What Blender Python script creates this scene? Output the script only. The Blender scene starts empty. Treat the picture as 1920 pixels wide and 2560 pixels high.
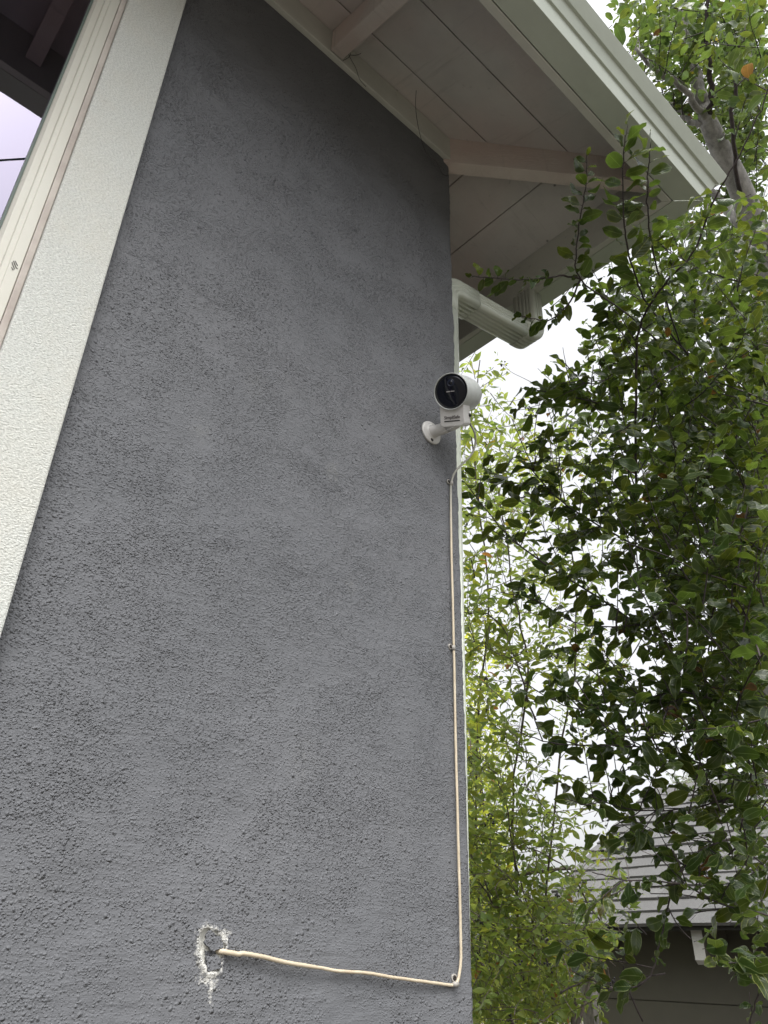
import bpy, bmesh, math, random
import numpy as np
from mathutils import Vector, Matrix

# ------------------------------------------------------------------ camera, world, sun, exposure
sc = bpy.context.scene
COL = sc.collection
F = 1922.0                      # focal length in pixels of a 1920 x 2560 frame
DX = np.array([0.74004863, 0.35499208, 0.57123432])     # world X in camera axes (right, down, forward)
DY = np.array([-0.67212951, 0.36022243, 0.64690163])
DZ = np.array([0.02387354, -0.86268211, 0.50518277])
R = np.array([DX, DY, DZ])      # world = R @ camera-axes vector
CAM = np.array([0.0, -1.0, 0.0])
cd = bpy.data.cameras.new('camera')
cam = bpy.data.objects.new('camera', cd)
COL.objects.link(cam)
cd.sensor_fit = 'VERTICAL'
cd.sensor_height = 24.0
cd.lens = F / 2560 * 24.0
cd.clip_start = 0.02
cd.clip_end = 3000
M = Matrix.Identity(4)
for i in range(3):
    M[i][0] = R[i][0]; M[i][1] = -R[i][1]; M[i][2] = -R[i][2]; M[i][3] = CAM[i]
cam.matrix_world = M
sc.camera = cam

SUN_DIR = Vector((0.40, 0.50, -1.05)).normalized()      # travel direction of the light
w = bpy.data.worlds.new('World')
sc.world = w
w.use_nodes = True
nt = w.node_tree
nt.nodes.clear()
sky = nt.nodes.new('ShaderNodeTexSky')
sky.sky_type = 'NISHITA'
sky.sun_disc = False
sky.sun_elevation = math.asin(-SUN_DIR.z)
sky.sun_rotation = math.atan2(-SUN_DIR.x, -SUN_DIR.y)
sky.air_density = 1.0
sky.dust_density = 4.0
sky.ozone_density = 1.0
hs = nt.nodes.new('ShaderNodeHueSaturation')            # overcast: the cloud layer takes nearly all the blue out
hs.inputs['Saturation'].default_value = 0.10
tc = nt.nodes.new('ShaderNodeTexCoord')
sx = nt.nodes.new('ShaderNodeSeparateXYZ')
mz = nt.nodes.new('ShaderNodeMath'); mz.operation = 'MULTIPLY_ADD'; mz.use_clamp = False
mz.inputs[1].default_value = 1.6; mz.inputs[2].default_value = 0.75   # overcast sky: brighter towards the zenith
mx = nt.nodes.new('ShaderNodeMath'); mx.operation = 'MAXIMUM'; mx.inputs[1].default_value = 0.55
vm = nt.nodes.new('ShaderNodeVectorMath'); vm.operation = 'SCALE'
bg = nt.nodes.new('ShaderNodeBackground')
bg.inputs['Strength'].default_value = 0.15
ow = nt.nodes.new('ShaderNodeOutputWorld')
L = nt.links.new
L(sky.outputs[0], hs.inputs['Color'])
L(tc.outputs['Generated'], sx.inputs[0])
L(sx.outputs['Z'], mz.inputs[0]); L(mz.outputs[0], mx.inputs[0])
L(hs.outputs[0], vm.inputs[0]); L(mx.outputs[0], vm.inputs['Scale'])
L(vm.outputs[0], bg.inputs['Color']); L(bg.outputs[0], ow.inputs[0])

sd = bpy.data.lights.new('sun', 'SUN')
sd.energy = 0.5
sd.angle = math.radians(28)
sd.color = (1.0, 0.97, 0.93)
so = bpy.data.objects.new('sun', sd)
so.rotation_euler = SUN_DIR.to_track_quat('-Z', 'Y').to_euler()
so.location = (-4, -8, 9)
COL.objects.link(so)

sc.view_settings.view_transform = 'Standard'
sc.view_settings.look = 'None'
sc.view_settings.gamma = 1
sc.view_settings.exposure = 0.72
sc.view_settings.use_curve_mapping = False
sc.render.engine = 'CYCLES'
sc.cycles.max_bounces = 8
sc.cycles.diffuse_bounces = 4
sc.cycles.transparent_max_bounces = 8

rng = np.random.default_rng(7)
random.seed(7)

# ------------------------------------------------------------------ helpers
def ray(px, py):
    return R @ np.array([px - 960, py - 1280, F])
def at(px, py, depth):
    return CAM + ray(px, py) / F * depth
def on_y(px, py, y):
    r = ray(px, py); return CAM + r * ((y + 1) / r[1])
def proj(P):
    c = (np.asarray(P) - CAM) @ R
    return 960 + F * c[..., 0] / c[..., 2], 1280 + F * c[..., 1] / c[..., 2], c[..., 2]

def tag(o, label=None, cat=None, group=None, kind=None):
    if label: o['label'] = label
    if cat: o['category'] = cat
    if group: o['group'] = group
    if kind: o['kind'] = kind
    return o
def empty(name, loc=(0, 0, 0)):
    o = bpy.data.objects.new(name, None)
    o.location = loc
    o.empty_display_size = 0.1
    COL.objects.link(o)
    return o
def link(name, me, parent=None):
    o = bpy.data.objects.new(name, me)
    COL.objects.link(o)
    if parent is not None:
        o.parent = parent
        p = parent; loc = Vector((0, 0, 0))
        while p is not None:
            loc += p.location; p = p.parent
        o.location = -loc            # geometry is given in world coordinates
    return o
def mesh(name, V, Fc, mat, parent=None, smooth=False):
    me = bpy.data.meshes.new(name)
    me.from_pydata([tuple(map(float, v)) for v in V], [], [tuple(f) for f in Fc])
    me.materials.append(mat)
    if smooth:
        me.polygons.foreach_set('use_smooth', [True] * len(me.polygons))
    me.update()
    return link(name, me, parent)
def recalc(o):
    bm = bmesh.new(); bm.from_mesh(o.data)
    bmesh.ops.recalc_face_normals(bm, faces=bm.faces)
    bm.to_mesh(o.data); bm.free()
    return o
def bevel(o, wdt=0.002, seg=2):
    m = o.modifiers.new('bevel', 'BEVEL'); m.width = wdt; m.segments = seg; m.limit_method = 'ANGLE'; m.angle_limit = math.radians(40)
    return o
def box(name, x0, x1, y0, y1, z0, z1, mat, parent=None, bv=0):
    V = [(x, y, z) for x in (x0, x1) for y in (y0, y1) for z in (z0, z1)]
    Fc = [(0, 1, 3, 2), (4, 6, 7, 5), (0, 4, 5, 1), (2, 3, 7, 6), (0, 2, 6, 4), (1, 5, 7, 3)]
    o = recalc(mesh(name, V, Fc, mat, parent))
    if bv: bevel(o, bv)
    return o
def loft(name, A, B, mat, parent=None, bv=0, smooth=False):
    """closed prism between two equally long outlines"""
    n = len(A)
    V = list(A) + list(B)
    Fc = [tuple(range(n)), tuple(range(2 * n - 1, n - 1, -1))] + [(i, (i + 1) % n, n + (i + 1) % n, n + i) for i in range(n)]
    o = recalc(mesh(name, V, Fc, mat, parent, smooth))
    if bv: bevel(o, bv)
    return o
def tube_data(P, rad, n=6):
    P = np.asarray(P, float); k = len(P)
    rad = np.broadcast_to(np.asarray(rad, float), (k,))
    T = np.gradient(P, axis=0); T /= np.linalg.norm(T, axis=1)[:, None] + 1e-12
    a = np.array([0, 0, 1.0]) if abs(T[0][2]) < .9 else np.array([1.0, 0, 0])
    N = np.cross(T[0], a); N /= np.linalg.norm(N)
    V = []
    for i in range(k):
        N = N - T[i] * N.dot(T[i]); N /= np.linalg.norm(N)
        B = np.cross(T[i], N)
        for j in range(n):
            t = 2 * math.pi * j / n
            V.append(P[i] + rad[i] * (math.cos(t) * N + math.sin(t) * B))
    Fc = [(i * n + j, i * n + (j + 1) % n, (i + 1) * n + (j + 1) % n, (i + 1) * n + j) for i in range(k - 1) for j in range(n)]
    Fc += [tuple(range(n - 1, -1, -1)), tuple(range((k - 1) * n, k * n))]
    return V, Fc
def tube(name, P, rad, mat, parent=None, n=8):
    V, Fc = tube_data(P, rad, n)
    return mesh(name, V, Fc, mat, parent, True)
def smooth_path(P, m=8):
    P = np.asarray(P, float)
    Q = np.vstack([2 * P[0] - P[1], P, 2 * P[-1] - P[-2]])
    out = []
    for i in range(1, len(Q) - 2):
        p0, p1, p2, p3 = Q[i - 1], Q[i], Q[i + 1], Q[i + 2]
        for t in np.linspace(0, 1, m, endpoint=False):
            out.append(.5 * ((2 * p1) + (-p0 + p2) * t + (2 * p0 - 5 * p1 + 4 * p2 - p3) * t * t + (-p0 + 3 * p1 - 3 * p2 + p3) * t ** 3))
    out.append(P[-1])
    return np.array(out)
def frame_disc(c, ax, up, prof, n=40):
    """lathe: prof = [(distance along ax, radius)], returns V, F"""
    ax = np.array(ax) / np.linalg.norm(ax)
    u = np.array(up) - ax * np.dot(up, ax); u /= np.linalg.norm(u)
    s = np.cross(ax, u)
    V = []
    for d, r in prof:
        for j in range(n):
            t = 2 * math.pi * j / n
            V.append(np.array(c) + ax * d + r * (math.cos(t) * u + math.sin(t) * s))
    k = len(prof)
    Fc = [(i * n + j, i * n + (j + 1) % n, (i + 1) * n + (j + 1) % n, (i + 1) * n + j) for i in range(k - 1) for j in range(n)]
    Fc += [tuple(range(n - 1, -1, -1)), tuple(range((k - 1) * n, k * n))]
    return V, Fc
def vnoise(x, y, seed=0):
    """smooth value noise on arrays"""
    xi = np.floor(x).astype(int); yi = np.floor(y).astype(int)
    xf = x - xi; yf = y - yi
    u = xf * xf * (3 - 2 * xf); v = yf * yf * (3 - 2 * yf)
    def h(a, b):
        n = (a * 374761393 + b * 668265263 + seed * 974711) & 0x7fffffff
        n = ((n ^ (n >> 13)) * 1274126177) & 0x7fffffff
        return ((n ^ (n >> 16)) & 0xffff) / 65535.0
    return (h(xi, yi) * (1 - u) + h(xi + 1, yi) * u) * (1 - v) + (h(xi, yi + 1) * (1 - u) + h(xi + 1, yi + 1) * u) * v

# ------------------------------------------------------------------ materials
class NG:
    def __init__(s, name):
        s.m = bpy.data.materials.new(name); s.m.use_nodes = True
        s.t = s.m.node_tree; s.t.nodes.clear()
        s.out = s.t.nodes.new('ShaderNodeOutputMaterial')
    def n(s, typ, **kw):
        nd = s.t.nodes.new('ShaderNode' + typ)
        for k, v in kw.items():
            if k.startswith('i_'):
                key = k[2:].replace('_', ' ')
                nd.inputs[int(key) if key.isdigit() else key].default_value = v
            else: setattr(nd, k, v)
        return nd
    def l(s, a, b): s.t.links.new(a, b); return b
    def noise(s, vec, scale, detail=3, rough=.55, dist=0):
        nd = s.n('TexNoise'); nd.inputs['Scale'].default_value = scale; nd.inputs['Detail'].default_value = detail
        nd.inputs['Roughness'].default_value = rough; nd.inputs['Distortion'].default_value = dist
        s.l(vec, nd.inputs['Vector']); return nd.outputs['Fac']
    def ramp(s, v, a, b, ca=0.0, cb=1.0):
        nd = s.n('MapRange'); nd.clamp = True
        for i, x in enumerate((a, b, ca, cb)): nd.inputs[1 + i].default_value = x
        s.l(v, nd.inputs[0]); return nd.outputs[0]
    def mix(s, f, a, b):
        nd = s.n('Mix', data_type='RGBA')
        for inp, v in ((nd.inputs[0], f), (nd.inputs[6], a), (nd.inputs[7], b)):
            if hasattr(v, 'is_linked'): s.l(v, inp)
            elif isinstance(v, (tuple, list)): inp.default_value = (*v, 1) if len(v) == 3 else v
            else: inp.default_value = v
        return nd.outputs[2]
    def math(s, op, a, b=0.0, c=0.0):
        nd = s.n('Math', operation=op)
        for inp, v in zip(nd.inputs, (a, b, c)):
            if hasattr(v, 'is_linked'): s.l(v, inp)
            else: inp.default_value = v
        return nd.outputs[0]
    def coords(s): return s.n('TexCoord').outputs['Object']
    def bump(s, h, dist, strength=1.0, normal=None):
        nd = s.n('Bump'); nd.inputs['Distance'].default_value = dist; nd.inputs['Strength'].default_value = strength
        s.l(h, nd.inputs['Height'])
        if normal is not None: s.l(normal, nd.inputs['Normal'])
        return nd.outputs[0]
    def bsdf(s, col, rough=.6, normal=None, **kw):
        b = s.n('BsdfPrincipled')
        for key, v in (('Base Color', col), ('Roughness', rough)):
            if hasattr(v, 'is_linked'): s.l(v, b.inputs[key])
            else: b.inputs[key].default_value = (*v, 1) if isinstance(v, (tuple, list)) else v
        for k, v in kw.items(): b.inputs[k.replace('_', ' ')].default_value = v
        if normal is not None: s.l(normal, b.inputs['Normal'])
        return b
    def done(s, b): s.l(b.outputs[0], s.out.inputs[0]); return s.m

def scale_vec(g, v, sc3, rot=(0, 0, 0)):
    m = g.n('Mapping'); m.inputs['Scale'].default_value = sc3; m.inputs['Rotation'].default_value = rot
    g.l(v, m.inputs['Vector']); return m.outputs[0]

def mat_stucco():
    g = NG('grey painted stucco'); v = g.coords()
    big = g.noise(v, 2.6, 3); big2 = g.noise(scale_vec(g, v, (1, 1, 1.7), (0, .5, 0)), 6.5, 4, .6)
    fine = g.noise(v, 620, 2, .6)
    grain = g.noise(v, 330, 3, .65)
    dv = g.n('VectorMath', operation='ADD'); nz = g.n('TexNoise'); nz.inputs['Scale'].default_value = 140; g.l(v, nz.inputs['Vector'])
    sc_ = g.n('VectorMath', operation='SCALE'); sc_.inputs['Scale'].default_value = .004; g.l(nz.outputs['Color'], sc_.inputs[0])
    g.l(v, dv.inputs[0]); g.l(sc_.outputs[0], dv.inputs[1])
    def granules(scale, lo, hi, r0, r1):
        spl = g.n('TexVoronoi', feature='F1'); spl.inputs['Scale'].default_value = scale; g.l(dv.outputs[0], spl.inputs['Vector'])
        rnd = g.n('SeparateColor'); g.l(spl.outputs['Color'], rnd.inputs[0])
        return g.math('MULTIPLY', g.ramp(spl.outputs['Distance'], r0, r1, 1, 0), g.ramp(rnd.outputs[0], lo, hi))
    fineg = granules(330, .15, .6, .05, .50)
    midg = granules(190, .35, .65, .05, .44)
    bigg = granules(105, .72, .88, .05, .34)
    zn = g.math('ADD', g.math('MULTIPLY', big2, .6), g.math('MULTIPLY', g.noise(scale_vec(g, v, (1, 1, .55), (0, .7, 0)), 11, 4, .65), .4))
    zlo = g.n('SeparateXYZ'); g.l(v, zlo.inputs[0])
    rough_zone = g.math('MULTIPLY', g.ramp(zn, .38, .62, .26, 1.1), g.ramp(zlo.outputs['Z'], -.08, .22, .45, 1))
    streak = g.noise(scale_vec(g, v, (1, 1, 6), (0, .45, 0)), 16, 3, .55)
    scr = g.noise(scale_vec(g, v, (1, 1, 9), (0, -.6, 0)), 45, 3, .6)
    h = g.math('MULTIPLY', g.math('ADD', g.math('MULTIPLY', grain, .50), g.math('ADD', g.math('MULTIPLY', fine, .22), g.math('MULTIPLY', fineg, .95))), rough_zone)
    h = g.math('ADD', h, g.math('MULTIPLY', g.math('MULTIPLY', midg, g.ramp(zn, .42, .60, .12, 1)), .95))
    h = g.math('ADD', h, g.math('MULTIPLY', g.math('MULTIPLY', bigg, g.ramp(big, .35, .6, .25, 1)), 1.0))
    h = g.math('ADD', h, g.math('MULTIPLY', streak, .40))
    h = g.math('ADD', h, g.math('MULTIPLY', scr, g.ramp(big, .45, .7, .20, .02)))
    h = g.math('ADD', h, g.math('MULTIPLY', g.noise(v, 28, 3, .6), .22))
    # pin holes
    pv = g.n('TexVoronoi', feature='F1'); pv.inputs['Scale'].default_value = 135; g.l(v, pv.inputs['Vector'])
    pr = g.n('SeparateColor'); g.l(pv.outputs['Color'], pr.inputs[0])
    zone = g.ramp(g.noise(scale_vec(g, v, (1, 1, 1.4)), 4.2, 4, .65), .40, .55)
    hi = g.n('SeparateXYZ'); g.l(v, hi.inputs[0]); zz = g.ramp(hi.outputs['Z'], .1, .9)
    pin = g.math('MULTIPLY', g.math('MULTIPLY', g.ramp(pv.outputs['Distance'], .15, .24, 1, 0), g.ramp(pr.outputs[1], .52, .60)), g.math('MULTIPLY', zone, zz))
    h = g.math('SUBTRACT', h, g.math('MULTIPLY', pin, 1.0))
    col = g.mix(g.ramp(big, .3, .7), (.130, .134, .143), (.147, .150, .159))
    col = g.mix(g.math('MULTIPLY', pin, .75), col, (.05, .05, .055))
    dust = g.math('MAXIMUM', g.ramp(g.noise(v, 9, 4, .65), .58, .8, 0, .14), g.math('MULTIPLY', g.ramp(g.noise(scale_vec(g, v, (1, 1, 4), (0, .5, 0)), 13, 5, .75), .62, .74, 0, .25), g.ramp(fine, .4, .6)))
    col = g.mix(dust, col, (.20, .20, .195))
    # bare plaster round the cable hole
    at_ = g.n('Attribute', attribute_name='plaster')
    pn = g.noise(v, 210, 3, .7)
    scu = g.n('Attribute', attribute_name='scuff')
    col = g.mix(g.math('MULTIPLY', scu.outputs['Fac'], g.ramp(g.noise(v, 75, 4, .8), .40, .66, 0, .8)), col, (.27, .27, .25))
    crk = g.n('Attribute', attribute_name='crack')
    col = g.mix(g.math('MULTIPLY', crk.outputs['Fac'], .65), col, (.05, .05, .055))
    pm = g.ramp(g.math('ADD', at_.outputs['Fac'], g.math('MULTIPLY', g.math('SUBTRACT', pn, .5), 1.25)), .42, .72)
    col = g.mix(pm, col, (.60, .59, .55))
    nrm = g.bump(h, .0038, 1.0)
    return g.done(g.bsdf(col, .7, nrm, **{'Specular_IOR_Level': .28}))

def mat_trim_stucco():
    g = NG('cream sand stucco'); v = g.coords()
    a = g.noise(scale_vec(g, v, (1, 1, 1.5), (0, .3, 0)), 270, 3, .6); b = g.noise(v, 110, 3)
    h = g.math('ADD', a, g.math('MULTIPLY', b, .4))
    col = g.mix(g.ramp(a, .35, .6), (.45, .46, .43), (.64, .65, .61))
    col = g.mix(g.ramp(g.noise(v, 5, 5, .7), .45, .75, 0, .45), col, (.60, .57, .49))
    col = g.mix(g.ramp(g.noise(v, 40, 4, .8), .66, .76, 0, .5), col, (.30, .29, .26))
    return g.done(g.bsdf(col, .85, g.bump(h, .0030, 1.0)))

def mat_paint(name, base, rough=.5, grain=0.0, dirt=.25, gax=(1, 1, 1), dirtcol=None, bounce_stain=0):
    g = NG(name); v = g.coords()
    n1 = g.noise(v, 7, 5, .65); n2 = g.noise(v, 60, 3)
    d = dirtcol or tuple(c * .62 for c in base)
    col = g.mix(g.ramp(n1, .42, .8, 0, dirt), base, d)
    if bounce_stain:
        col = g.mix(g.ramp(g.noise(v, 2.3, 3, .6), .42, .62, 0, bounce_stain), col, (base[0] * 1.02, base[1] * .82, base[2] * .80))  # broad pink patches: pink bounce light put into the paint colour
        stn = g.noise(scale_vec(g, v, tuple(1 / max(.5, x) for x in gax)), 26, 5, .75)  # streaky stains in the paint
        col = g.mix(g.ramp(stn, .56, .74, 0, .45), col, tuple(c * .5 for c in base))
        sv = g.n('TexVoronoi', feature='F1'); sv.inputs['Scale'].default_value = 9; g.l(v, sv.inputs['Vector'])
        col = g.mix(g.ramp(sv.outputs['Distance'], .02, .05, .8, 0), col, (.10, .09, .085))
    sp = g.noise(v, 33, 4, .7)
    col = g.mix(g.ramp(sp, .66, .78, 0, dirt * 1.6), col, tuple(c * .45 for c in base))
    h = g.math('MULTIPLY', n2, .4)
    if grain:
        gr = g.noise(scale_vec(g, v, gax), 30, 4, .6, .6)
        h = g.math('ADD', h, g.math('MULTIPLY', gr, grain))
    return g.done(g.bsdf(col, rough, g.bump(h, .0018, .6)))

def mat_plain(name, col, rough=.5, metal=0.0, bump=.0, **kw):
    g = NG(name); v = g.coords()
    n = g.noise(v, 45, 3)
    c = g.mix(g.ramp(n, .3, .7), tuple(x * .92 for x in col), tuple(min(1, x * 1.06) for x in col))
    nr = g.bump(g.noise(v, 300, 2), .0006, .4) if bump else None
    return g.done(g.bsdf(c, rough, nr, Metallic=metal, **kw))

def mat_leaf(name, dark, light, glow, trans=.35, margin=(.32, .36, .14), rough=.28, spec=.5):
    g = NG(name)
    uv = g.n('Attribute', attribute_name='leafuv'); s = g.n('SeparateXYZ'); g.l(uv.outputs['Vector'], s.inputs[0])
    u = g.math('ABSOLUTE', s.outputs['X']); rv = s.outputs['Z']
    tint = g.n('Attribute', attribute_name='tint')
    base = g.mix(rv, dark, light)
    v = g.coords(); nz = g.noise(v, 90, 3)
    base = g.mix(g.ramp(nz, .35, .75, 0, .35), base, tuple(c * .7 for c in dark))
    rib = g.math('MAXIMUM', g.ramp(u, .02, .07, .55, 0), 0)
    rim = g.ramp(u, .80, .95, 0, .60)
    base = g.mix(g.math('MAXIMUM', rib, rim), base, margin)
    mul = g.n('Mix', data_type='RGBA', blend_type='MULTIPLY'); mul.inputs[0].default_value = 1
    g.l(base, mul.inputs[6]); g.l(tint.outputs['Color'], mul.inputs[7])
    mg = g.n('Mix', data_type='RGBA', blend_type='MULTIPLY'); mg.inputs[0].default_value = 1
    glowc = g.mix(rv, tuple(c * .7 for c in glow), glow)
    g.l(glowc, mg.inputs[6]); g.l(tint.outputs['Color'], mg.inputs[7])
    vein = g.math('MULTIPLY', g.math('SINE', g.math('MULTIPLY', g.math('ADD', s.outputs['Y'], g.math('MULTIPLY', u, -.25)), 44)), .5)
    nr = g.bump(vein, .0006, .5)
    b = g.bsdf(mul.outputs[2], rough, nr, **{'Specular_IOR_Level': spec})
    t = g.n('BsdfTranslucent'); g.l(mg.outputs[2], t.inputs[0])
    mixs = g.n('MixShader'); mixs.inputs[0].default_value = trans
    g.l(b.outputs[0], mixs.inputs[1]); g.l(t.outputs[0], mixs.inputs[2])
    return g.done(mixs)

def mat_bark(name, a, b, scale=30):
    g = NG(name); v = g.coords()
    n = g.noise(scale_vec(g, v, (1, 1, .4)), scale, 5, .7)
    col = g.mix(g.ramp(n, .35, .65), a, b)
    return g.done(g.bsdf(col, .8, g.bump(n, .004, .8)))

def mat_glass():
    g = NG('coated window glass')
    fr = g.n('Fresnel'); fr.inputs['IOR'].default_value = 3.0
    tr = g.n('BsdfTransparent'); tr.inputs[0].default_value = (.62, .70, .68, 1)
    gl = g.n('BsdfGlossy'); gl.inputs['Roughness'].default_value = .004; gl.inputs['Color'].default_value = (.86, .80, 1, 1)
    m = g.n('MixShader'); g.l(fr.outputs[0], m.inputs[0]); g.l(tr.outputs[0], m.inputs[1]); g.l(gl.outputs[0], m.inputs[2])
    return g.done(m)

def mat_shingle():
    g = NG('grey asphalt shingle'); v = g.coords()
    n = g.noise(v, 130, 3, .8); b = g.noise(v, 6, 3)
    ob = g.n('ObjectInfo')
    col = g.mix(g.ramp(n, .3, .7), (.080, .078, .076), (.175, .171, .168))
    col = g.mix(g.ramp(b, .4, .7, 0, .5), col, (.10, .10, .097))
    col = g.mix(g.math('MULTIPLY', ob.outputs['Random'], .5), col, (.085, .083, .082))
    return g.done(g.bsdf(col, .9, g.bump(n, .004, 1)))

def mat_ground():
    g = NG('dry yard soil'); v = g.coords()
    n = g.noise(v, 3, 6, .7); c = g.mix(n, (.07, .063, .05), (.12, .11, .09))
    return g.done(g.bsdf(c, .95, g.bump(n, .03, 1)))

STUCCO = mat_stucco()
TRIMS = mat_trim_stucco()
VINYL = mat_paint('almond window vinyl', (.54, .53, .465), .45, 0, .22, dirtcol=(.50, .44, .36))
CAULK = mat_paint('aged pink caulk', (.50, .455, .41), .8, 1.2, .9, dirtcol=(.24, .19, .17))
SOFFIT = mat_paint('off white soffit paint', (.59, .57, .55), .6, .8, .45, (.6, 9, 9), bounce_stain=.42)
SOFFITY = mat_paint('off white soffit paint along y', (.61, .585, .565), .6, .8, .45, (9, .6, 9), bounce_stain=.42)
RAFTER = mat_paint('cream rafter paint', (.62, .57, .53), .6, 2.6, .5, (9, .6, 9), dirtcol=(.42, .34, .30), bounce_stain=.6)
HIPM = mat_paint('pinkish hip rafter paint', (.62, .55, .50), .6, 3.2, .5, (1, 1, 14), dirtcol=(.46, .37, .33), bounce_stain=.5)
FASCIA = mat_paint('cream fascia paint', (.53, .53, .48), .55, .5, .45)
GUTTER = mat_paint('pale green grey gutter enamel', (.49, .53, .455), .38, 0, .30)
PIPE = mat_paint('pale green grey downspout enamel', (.60, .63, .55), .30, 0, .12)
DARKGAP = mat_plain('dark joint', (.02, .02, .03), .9)
PLASTER = mat_paint('broken white plaster', (.68, .67, .61), .95, 1.5, .4)
FLAKE = mat_paint('grey paint flake', (.125, .127, .136), .6, .8, .3)
WHITEP = mat_plain('white camera plastic', (.58, .57, .555), .32)
RIMP = mat_plain('satin camera body plastic', (.46, .475, .46), .30)
BLACKG = mat_plain('black camera glass', (.002, .003, .008), .04, **{'Specular_IOR_Level': .4})
LENSG = mat_plain('lens ring', (.012, .016, .035), .18)
LENSC = mat_plain('lens centre', (.002, .003, .008), .03)
SLOTM = mat_plain('black slot', (.004, .004, .004), .6)
LEDM = mat_plain('pale sensor strip', (.42, .40, .40), .4)
PRINT = mat_plain('grey print', (.10, .09, .09), .6)
GREYC = mat_plain('pale grey screw', (.42, .42, .39), .5)  # plain grey, used on the upper wall plate screw
SCREW = mat_plain('dark screw', (.03, .025, .022), .45, .6)
CLIP = mat_plain('translucent white clip plastic', (.34, .32, .29), .45)
SILK = mat_plain('cobweb silk', (.06, .06, .06), .7)
SILKW = mat_plain('pale cobweb silk', (.7, .7, .7), .5)
GLASS = mat_glass()
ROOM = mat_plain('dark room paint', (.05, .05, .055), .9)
SHINGLE = mat_shingle()
GROUND = mat_ground()
BARKG = mat_bark('smooth grey bark', (.12, .115, .105), (.30, .285, .265), 22)
BARKD = mat_bark('dark twig bark', (.022, .016, .016), (.06, .045, .042), 60)
BARKB = mat_bark('brown grey stem bark', (.07, .055, .045), (.17, .14, .12), 60)
LEAFA = mat_leaf('glossy dark leaf', (.015, .029, .009), (.037, .060, .015), (.15, .21, .030), .36, margin=(.25, .29, .12), rough=.24, spec=.32)
LEAFC = mat_leaf('glossy mid green leaf', (.030, .056, .015), (.062, .098, .025), (.17, .24, .045), .40, margin=(.28, .32, .15))
LEAFB = mat_leaf('light narrow leaf', (.075, .115, .026), (.14, .19, .045), (.46, .55, .10), .46, margin=(.20, .27, .07), rough=.4)
LEAFY = mat_leaf('yellow green leaf', (.16, .21, .03), (.31, .37, .05), (.82, .84, .10), .48, margin=(.3, .34, .1), rough=.5)
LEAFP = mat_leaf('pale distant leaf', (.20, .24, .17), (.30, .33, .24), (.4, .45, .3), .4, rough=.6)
BERRY = mat_plain('black berry', (.012, .010, .016), .3)
SIDING = mat_paint('olive brown siding paint', (.085, .079, .061), .7, .4, .25, (1, .4, 6))
TAILM = mat_paint('weathered white beam end', (.42, .41, .39), .8, 2.0, .3, (1, 3, 9), dirtcol=(.3, .29, .28))
POSTM = mat_bark('weathered grey wood', (.11, .10, .095), (.26, .24, .22), 40)
WIREM = mat_plain('dark green wire', (.02, .05, .04), .6)

# ------------------------------------------------------------------ setting
g_ = mesh('ground', [(-400, -400, -1.55), (400, -400, -1.55), (400, 400, -1.55), (-400, 400, -1.55)], [(0, 1, 2, 3)], GROUND)
tag(g_, kind='structure')

# ------------------------------------------------------------------ the house
CX = 1.11
house = tag(empty('house', (CX, 0, -1.55)), 'grey stucco house with white eaves filling the left side, seen steeply from below', 'house')

# front wall: fine tensor grid, broken open round the cable hole
def Z3(x, y): return (470 + x * .12056, 2270 + y * .12056)
def wall_xz(pts): return [(lambda q: (q[0], q[2]))(on_y(*Z3(*p), 0)) for p in pts]
hole = wall_xz([(370, 390), (500, 450), (640, 520), (690, 660), (725, 780), (700, 900), (690, 1000), (650, 1150), (635, 1285), (400, 1320), (355, 1225), (270, 1090), (215, 900), (205, 620), (250, 450)])
halo = wall_xz([(300, 350), (420, 290), (620, 400), (850, 400), (930, 520), (830, 700), (740, 860), (720, 1000), (690, 1200), (660, 1440), (600, 1560), (570, 1850), (540, 2150), (430, 2150), (310, 1660), (60, 1530), (240, 1400), (180, 1150), (110, 1000), (150, 700), (200, 450)])
def poly_dist(X, Z, poly):
    """signed distance (negative inside) of points to polygon"""
    P = np.array(poly); n = len(P)
    d = np.full(X.shape, 1e9); inside = np.zeros(X.shape, bool)
    for i in range(n):
        a = P[i]; b = P[(i + 1) % n]; e = b - a
        t = np.clip(((X - a[0]) * e[0] + (Z - a[1]) * e[1]) / (e @ e), 0, 1)
        d = np.minimum(d, np.hypot(X - a[0] - t * e[0], Z - a[1] - t * e[1]))
        c = ((a[1] > Z) != (b[1] > Z)) & (X < (b[0] - a[0]) * (Z - a[1]) / (b[1] - a[1] + 1e-12) + a[0])
        inside ^= c
    return np.where(inside, -d, d)
xs = np.unique(np.round(np.concatenate([np.arange(.20, .545, .007), np.arange(.545, .72, .0022), np.arange(.72, CX - .012, .007), CX - .012 + .012 * np.sin(np.linspace(0, math.pi / 2, 6))]), 5))
zs = np.unique(np.round(np.concatenate([np.arange(-.30, -.13, .007), np.arange(-.13, .075, .0022), np.arange(.075, 2.125, .007)]), 5))
GX, GZ = np.meshgrid(xs, zs)
und = (vnoise(GX * 5, GZ * 5, 3) - .5) * .006 + (vnoise(GX * 18, GZ * 18, 4) - .5) * .0022 + (vnoise(GX * 70, GZ * 70, 5) - .5) * .0012
edge = np.clip((GX - (CX - .012)) / .012, 0, 1)
GY = und * 1.0 + .006 * (1 - np.sqrt(np.clip(1 - edge ** 2, 0, 1)))
GXo = GX + np.where(edge > 0, (vnoise(GX * 0 + 3, GZ * 110, 9) - .5) * .003 * edge, 0)
dh = poly_dist(GX, GZ, hole) + (vnoise(GX * 260, GZ * 260, 11) - .5) * .004
pl = np.clip(.5 - poly_dist(GX, GZ, halo) / .022, 0, 1) * .62 + .25 * np.exp(-np.abs(dh) / .008)
pl *= np.where((GX > hole[4][0] + .003) & (GZ < hole[5][1]), .35, 1)
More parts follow.
